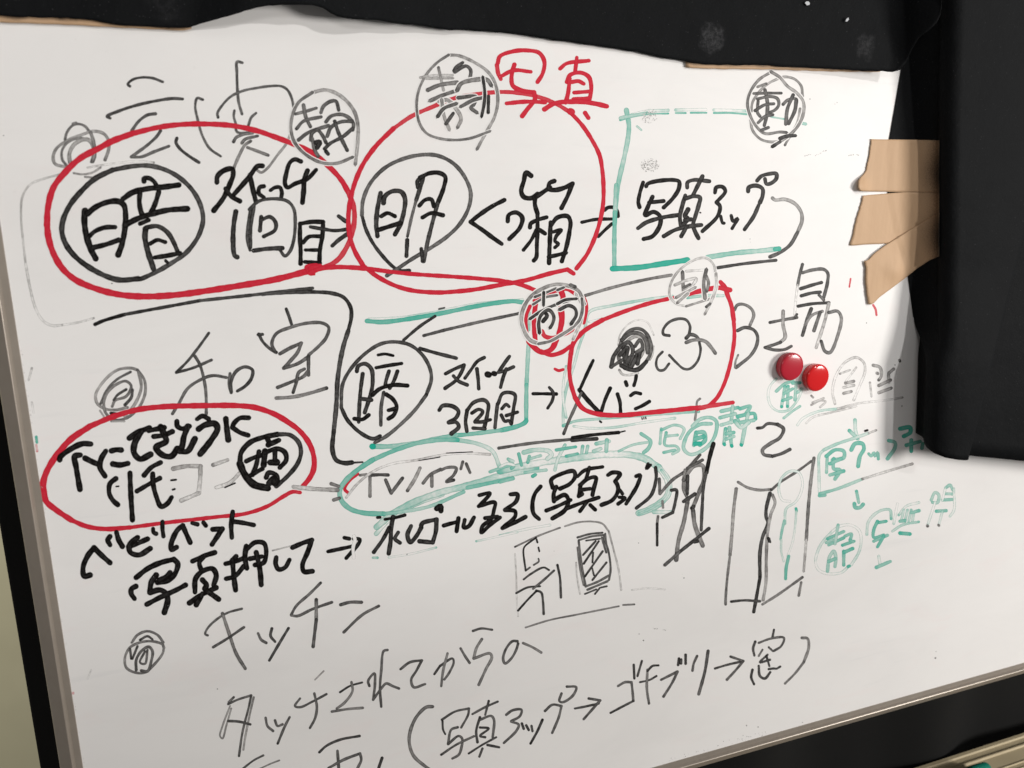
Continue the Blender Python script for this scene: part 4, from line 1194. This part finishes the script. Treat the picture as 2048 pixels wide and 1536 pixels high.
# ------------------------------------------------------------------ black paper over the top edge
EDGE = [(-260, 20), (-80, 29), (0, 32), (75, 35), (140, 36), (190, 41), (225, 48), (250, 51), (300, 53.5), (345, 55), (375, 55.5), (390, 51), (410, 45), (435, 38), (462, 30), (490, 22), (512, 15), (537, 11),
        (575, 9), (600, 9), (625, 10), (637, 13), (647, 17), (662, 27), (676, 33), (692, 37), (725, 39), (757, 40), (772, 44), (787, 47), (812, 49), (837, 51), (862, 55), (887, 59), (912, 60), (937, 61), (980, 64),
        (1024, 67), (1087, 77), (1149, 86), (1211, 94), (1274, 104), (1324, 115), (1369, 122), (1379, 125), (1411, 129), (1470, 130), (1536, 131), (1575, 134), (1650, 137), (1725, 142), (1785, 144), (1800, 140),
        (1812, 124), (1824, 98), (1840, 72), (1860, 58), (1873, 46), (1881, 28), (1883, 10), (1883, -20), (1882, -60)]
OFF = [(-260, .003), (300, .003), (385, .0035), (480, .011), (600, .0145), (720, .011), (850, .005), (950, .0025), (1350, .0022), (1450, .0028), (1600, .0042), (1720, .007), (1785, .010), (1812, .015), (1840, .022), (1865, .028), (1883, .031)]
def dens_edge(pts, step=9):
    out = []
    for a, b in zip(pts, pts[1:]):
        n = max(1, int(math.dist(a, b) / step))
        for i in range(n):
            t = i / n; out.append((a[0] + (b[0] - a[0]) * t, a[1] + (b[1] - a[1]) * t))
    return out + [pts[-1]]
cols = dens_edge(EDGE); rows = []
jit = [random.gauss(0, .5) for _ in cols]
NV = 14
for r in range(NV + 1):
    t = (r / NV) ** 1.5; row = []
    for (x, y), j in zip(cols, jit):
        off = lerp_pts(OFF, x)
        pb = at(x, y + j, -off)
        o2 = off * (1 - smooth(t * 1.4) * .75) + .0015 * math.sin(x * .012 + 2.1 * t) * t
        ty = max(at(x, -330).z, pb.z + .03)
        row.append(Vector((pb.x + .02 * t * math.sin(x * .003), -max(o2, .0012), pb.z + (ty - pb.z) * t)))
    rows.append(row)
SM = [((at(1424, 76, -.002)), .0105, .42), ((at(1728, 95, -.006)), .0095, .26), ((at(330, 8, -.003)), .010, .10)]
M_paper = black_paper('black_paper', [(tuple(q), r, s) for q, r, s in SM])
M_paper2 = black_paper('black_paper_plain')
top_sheet = tag(grid('black_paper_sheet', rows, M_paper, None, .0004), 'matte black paper with a ragged wavy lower edge along the top of the whiteboard', 'paper')
def fleck(pts, y):
    v = [at(a, b, y) for a, b in pts]; n = len(v)
    v2 = [p + Vector((0, -.0004, 0)) for p in v]
    mesh_obj('pale_fleck', v + v2, [tuple(range(n, 2 * n))] + [(i, (i + 1) % n, n + (i + 1) % n, n + i) for i in range(n)], M_fleck, top_sheet)
fleck([(1609, 6), (1612, 3), (1616, 3), (1619, 6), (1618, 10), (1613, 11)], -.0048)
fleck([(1690, 43), (1692, 38), (1696, 35), (1697, 39), (1694, 43)], -.0072)

def blackened(o, vals):
    a = o.data.attributes.new('blacken', 'FLOAT', 'POINT')
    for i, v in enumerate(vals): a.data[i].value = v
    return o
# strips of kraft tape showing under the black paper
def strip(upper, lower, y, label):
    a, b = dens_edge(upper, 12), dens_edge(lower, 12)
    n = 40; rows_ = []
    vals = []
    for t in (0, .25, .5, .75, 1):
        r_ = []
        for i in range(n + 1):
            x = upper[0][0] + (upper[-1][0] - upper[0][0]) * i / n
            yu, yl = lerp_pts(upper, x), lerp_pts(lower, x) + .35 * math.sin(i * 1.7) + random.gauss(0, .2)
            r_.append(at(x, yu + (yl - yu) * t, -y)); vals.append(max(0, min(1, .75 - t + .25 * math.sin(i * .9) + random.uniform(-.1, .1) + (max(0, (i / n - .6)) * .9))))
        rows_.append(r_)
    return tag(blackened(grid('kraft_tape', rows_, M_kraft, None, .0005), vals), label, 'tape', 'brown kraft tape pieces')
strip([(-200, 20), (0, 26), (140, 30), (250, 45), (383, 54)], [(-200, 38), (0, 44.5), (125, 49), (225, 54), (300, 58), (376, 61.5), (383, 58)], .0013, 'thin tan tape strip under the black paper at the upper left corner')
strip([(1372, 118), (1411, 122), (1536, 124), (1650, 130), (1760, 138)], [(1372, 134), (1400, 137), (1550, 139), (1650, 142.5), (1745, 144), (1760, 144)], .0012, 'thin tan tape strip under the black paper above the grey-ringed motion kanji')

# ------------------------------------------------------------------ rolled black paper at the right and its tapes
CON = [(-300, 1842), (0, 1822), (146, 1801), (200, 1792), (275, 1779), (300, 1774), (400, 1776), (480, 1794), (540, 1814), (655, 1829), (700, 1835), (940, 1830)]
SIL = [(600, 1858), (700, 1853), (780, 1851), (830, 1849), (875, 1847), (930, 1847)]
FLAP = [(-300, 2242), (470, 2048), (700, 1990), (912, 1938), (940, 1931)]
BOT = [(1847, 876), (1848.5, 886), (1853, 894), (1861, 901.5), (1870, 907), (1890, 915), (1915, 919.5), (1930, 920.5), (1939, 919), (2100, 919)]
R_TOP = .010
def px_for(X, Y, py):
    a, c = 1200.0, 3600.0
    for _ in range(40):
        mid = (a + c) / 2
        if at(mid, py, Y).x < X: a = mid
        else: c = mid
    return a
SHO = [(-300, 1947), (0, 1931), (200, 1924), (640, 1920), (940, 1925)]
DEP = [(-300, .0300), (0, .0280), (280, .0255), (540, .0255), (660, .0300), (940, .0350)]
def profile(R, q, D_FRONT):
    """Section of the standing roll: concave rise off the board, short wall, rounded shoulder -> (dx, depth)."""
    RD = D_FRONT - .0130
    if q < .45:
        th = q / .45 * math.pi / 2; return R * math.sin(th), RD * (1 - math.cos(th))
    wall = D_FRONT - R_TOP - RD
    if q < .6: return R - .003 * (q - .45) / .15, RD + wall * (q - .45) / .15
    ph = (q - .6) / .4 * math.pi / 2
    return R - .003 + R_TOP * (1 - math.cos(ph)), D_FRONT - R_TOP + R_TOP * math.sin(ph)
def section(py, q, gap=0.0):
    Xc = at(lerp_pts(CON, py), py, 0).x
    D = lerp_pts(DEP, py); R = at(lerp_pts(SHO, py), py, -D).x - Xc - R_TOP + .003
    dx, dep = profile(R, q, D)
    X, Y = Xc + dx - gap * (1 if q > .45 else q / .45), -(dep + .0005 + gap * (1 - q if q < 1 else 0))
    return X, Y
rows = []; NR, NA, NF = 110, 30, 22
for r in range(NR + 1):
    v = r / NR; row = []
    py0 = -300 + 1180 * v; k = smooth((py0 - 640) / 70)
    for c in range(NA + NF + 1):
        s = c / (NA + NF)
        py = py0
        A = B = None
        if k < 1:
            if c <= NA:
                X, Y = section(py, c / NA); A = at(px_for(X, Y, py), py, Y)
            else:
                X0_, Y0_ = section(py, 1.0); p0 = px_for(X0_, Y0_, py); u = (c - NA) / NF
                px = p0 + (lerp_pts(FLAP, py) - p0) * u; A = at(px, py, Y0_ - .0012 * math.sin(u * 3.0))
        if k > 0:
            s2 = s ** 1.4; px = 1900
            for _ in range(4):
                px = lerp_pts(SIL, py) + (lerp_pts(FLAP, py) - lerp_pts(SIL, py)) * s2
                py = -300 + (lerp_pts(BOT, px) + 300) * v
            t2 = max(0, min(1, (px - lerp_pts(SIL, py)) / 95)); B = at(px, py, -(.013 + .0215 * math.sqrt(max(0, 1 - (1 - t2) ** 2))))
        row.append(A if B is None else B if A is None else A * (1 - k) + B * k)
    p0 = row[0]                                   # the free edge below the tapes hooks back towards the board
    hook = [p0 + Vector((.0010 + .0035 * q, .0115 * k * q, 0)) if k > 0 else p0 + Vector((-.0004 * q, 0.0001 * q, 0)) for q in (1.0, .66, .33)]
    rows.append(hook + row)
roll = thing('black_paper_roll', 'black paper curled into a standing roll over the right of the whiteboard', 'paper', at(1950, 920, -.0005))
def keep(o, root):
    o.parent = root; o.matrix_parent_inverse = root.matrix_world.inverted(); return o
bpy.context.view_layer.update()
keep(grid('curled_flap', rows, M_paper2, None, .00035), roll)
rows = []
for r in range(40):
    v = r / 39; row = []
    for c in range(30):
        s = c / 29; px = 1900 + 520 * s
        pb = lerp_pts([(1900, 907), (1938, 911), (2048, 922), (2420, 958)], px)
        py = -300 + (pb + 300) * v
        row.append(at(px + (1 - v) * 120, py, -(lerp_pts(DEP, py) - .0065) - .014 * (px - 1938) / 300 - .0006 * math.sin(px * .025)))
    rows.append(row)
keep(grid('back_sheet', rows, M_paper2, None, .00035), roll)

def tape(left, top, bottom, label, extra=0.0, lift=None):
    rows_ = []; blacken = []; nv, nu, nb = 26, 44, 16
    y0, y1 = left[0][1], left[-1][1]
    for r in range(nv + 1):
        v = r / nv; yl = y0 + (y1 - y0) * v
        xl = lerp_pts([(b, a) for a, b in left], yl) + random.gauss(0, .45)
        row = []
        f = (yl - y0) / (y1 - y0)
        for c in range(nu + 1):
            yy = yl
            for _ in range(4):
                if c <= nb:
                    s = c / nb; x = xl + (lerp_pts(CON, yy) - xl) * s; Y = -.0007
                else:
                    X, Y = section(yy, .62 * (c - nb) / (nu - nb), .0008); x = px_for(X, Y, yy); s = 1.0
                ye = lerp_pts(top, x) + (lerp_pts(bottom, x) - lerp_pts(top, x)) * f
                w = smooth(s / .25); yy = yl * (1 - w) + ye * w
            d = -Y + extra
            if lift:
                for lx, ly, lr, lh in lift: d += lh * math.exp(-((x - lx) ** 2 + (yy - ly) ** 2) / lr ** 2)
            row.append(at(x, yy, -d)); blacken.append(max(0, min(1, (x - 1836 - 5 * math.sin(yy * .05)) / 50)))
        rows_.append(row)
    return tag(blackened(grid('kraft_tape', rows_, M_kraft, None, .0003), blacken), label, 'tape', 'brown kraft tape pieces')
tape([(1741.7, 278), (1741, 294), (1737, 317), (1731, 344), (1721, 354), (1717, 362), (1716, 374), (1721, 382.5)],
     [(1700, 278), (1830, 279.5), (1912, 281)], [(1700, 382.5), (1775, 383.6), (1826, 384.6), (1912, 385.4)],
     'uppermost of the three brown tapes, square with a lifted torn corner', .0, [(1718, 374, 16, .0030)])
tape([(1726, 391), (1720, 415), (1712.5, 438), (1706.6, 464), (1699, 491)],
     [(1700, 392.5), (1726, 391), (1757, 388.5), (1777, 386.5), (1808, 384.4), (1826, 384.8), (1912, 385.6)], [(1699, 491), (1736, 488.7), (1777, 487), (1912, 482)],
     'middle of the three brown tapes, slanted torn end, partly under the lowest one', 0.0)
tape([(1729, 521.6), (1732, 537.7), (1730.8, 567), (1736.6, 609)],
     [(1729, 521.6), (1770, 490.8), (1848, 442.5), (1912, 403)], [(1737, 611), (1770, 586), (1808, 558), (1833, 537.7), (1860, 520), (1912, 500)],
     'lowest of the three brown tapes, torn at an angle over the middle one', .0007, [(1790, 540, 22, .0016)])

# ------------------------------------------------------------------ magnets
def magnet(px, py, dia_px, mat, label):
    c = at(px, py, -.0042)
    e = at(px + dia_px / 2, py, -.0042) - at(px - dia_px / 2, py, -.0042)
    R = .0100
    prof = [(R * .90, -.0001), (R * .95, -.0005), (R * .985, -.0030), (R, -.0048), (R * .985, -.0055), (R * .95, -.0060), (R * .90, -.0063), (R * .8, -.0065), (R * .6, -.0067), (R * .35, -.00685), (R * .15, -.0069)]
    root = thing('round_magnet', label, 'magnet', (c.x, 0, c.z), 'round red magnets')
    n = 56; v, f = [], []
    for r, y in prof:
        for i in range(n):
            a = 2 * math.pi * i / n; v.append((r * math.cos(a), y, r * math.sin(a)))
    v.append((0, -.00691, 0))
    for k in range(len(prof) - 1):
        for i in range(n):
            a, b = k * n + i, k * n + (i + 1) % n; f.append((a, b, b + n, a + n))
    k = (len(prof) - 1) * n
    for i in range(n): f.append((k + i, k + (i + 1) % n, len(v) - 1))
    f.append(tuple(range(n))[::-1])
    o = mesh_obj('plastic_cap', v, f, mat, root, True)
    bm = bmesh.new(); bm.from_mesh(o.data); bmesh.ops.recalc_face_normals(bm, faces=bm.faces); bm.to_mesh(o.data); bm.free()
    return (e.length, root)
MAG = [magnet(1581, 733, 57, M_red_reflect, 'round red magnet dulled for reflection, the upper left of the pair beside the grey kanji'),
       magnet(1632.5, 755, 57, M_red_plastic, 'brighter red round magnet, the lower right of the pair')]

# ------------------------------------------------------------------ behind and below the board
BY = .040
cx0 = at(42, 1300, BY).x
rows = []
for r in range(30):
    z = Z0 - .35 + 1.2 * r / 29; row = []
    for c in range(160):
        x = cx0 + 1.06 * c / 159
        y = BY + .009 * math.sin(x * 30 - 1.2) * smooth((x - X0 - .1) / .2) + .0025 * math.sin(x * 61 + z * 4)  * smooth((x - X0 - .1) / .2)
        row.append(Vector((x, y, z)))
    rows.append(row)
tag(grid('black_cloth', rows, M_cloth, None, .001), 'black cloth hanging in soft folds behind and below the whiteboard', 'cloth')
w0 = 1.9
wall = mesh_obj('wall', [(-6, w0, -3.2), (6, w0, -3.2), (6, w0, 1.8), (-6, w0, 1.8), (-6, w0 + .1, -3.2), (6, w0 + .1, -3.2), (6, w0 + .1, 1.8), (-6, w0 + .1, 1.8)],
                [(0, 1, 2, 3), (7, 6, 5, 4), (0, 4, 5, 1), (1, 5, 6, 2), (2, 6, 7, 3), (3, 7, 4, 0)], M_wall)
tag(wall, 'cream wall seen past the black cloth at the lower left', 'wall', kind='structure')

TZ = at(2048, 1469, .022).z
prof = [(.024, TZ - .016), (.024, TZ), (.0205, TZ + .0002), (.0195, TZ - .0012), (.0130, TZ - .0012), (.0120, TZ + .0004), (.0108, TZ + .0004), (.0098, TZ - .0012)]
y = -.004
while y > -.072:
    prof += [(y, TZ - .0012), (y - .0005, TZ - .0003), (y - .0011, TZ - .0003), (y - .0016, TZ - .0012)]; y -= .0062
prof += [(-.074, TZ - .0012), (-.0745, TZ + .006), (-.0765, TZ + .006), (-.0775, TZ - .016)]
tray = thing('marker_tray', 'khaki metal marker tray with fine ribs below the whiteboard', 'tray', (at(1950, 1536, .0).x, 0, TZ - .016))
bpy.context.view_layer.update()
keep(extrude_x('ribbed_ledge', prof, X0 - .02, X1 + .1, M_tray), tray)
for xx in (X0 - .0235, X1 + .1005):
    keep(extrude_x('end_cap', [(.0245, TZ - .017), (.0245, TZ + .001), (-.074, TZ + .0065), (-.078, TZ + .0065), (-.078, TZ - .017)], xx, xx + .003, M_tray), tray)
PR = .0062
e = at_z(1977, 1529, TZ - .0012 + 1.75 * PR)
pen = thing('marker_pen', 'green marker pen lying on the khaki tray, capped end showing', 'marker', (e.x, e.y, TZ - .0012))
bpy.context.view_layer.update()
def turned(name, prof, mat):
    n = 28; v, f = [], []
    for x, r in prof:
        for i in range(n):
            a = 2 * math.pi * i / n; v.append((e.x + x, e.y + r * math.cos(a), TZ - .0003 + PR + r * math.sin(a)))
    for k in range(len(prof) - 1):
        for i in range(n):
            a, b = k * n + i, k * n + (i + 1) % n; f.append((a, b, b + n, a + n))
    f += [tuple(range(n))[::-1], tuple(range((len(prof) - 1) * n, len(prof) * n))]
    return keep(mesh_obj(name, v, f, mat, None, True), pen)
turned('cap', [(-.0205, PR * .97), (-.020, PR), (-.003, PR * .96), (-.001, PR * .86), (0, PR * .6)], M_green_plastic)
turned('barrel', [(-.130, PR * .7), (-.128, PR * .92), (-.024, PR * .92), (-.0225, PR * .8), (-.0207, PR * .8)], M_dkgreen_plastic)
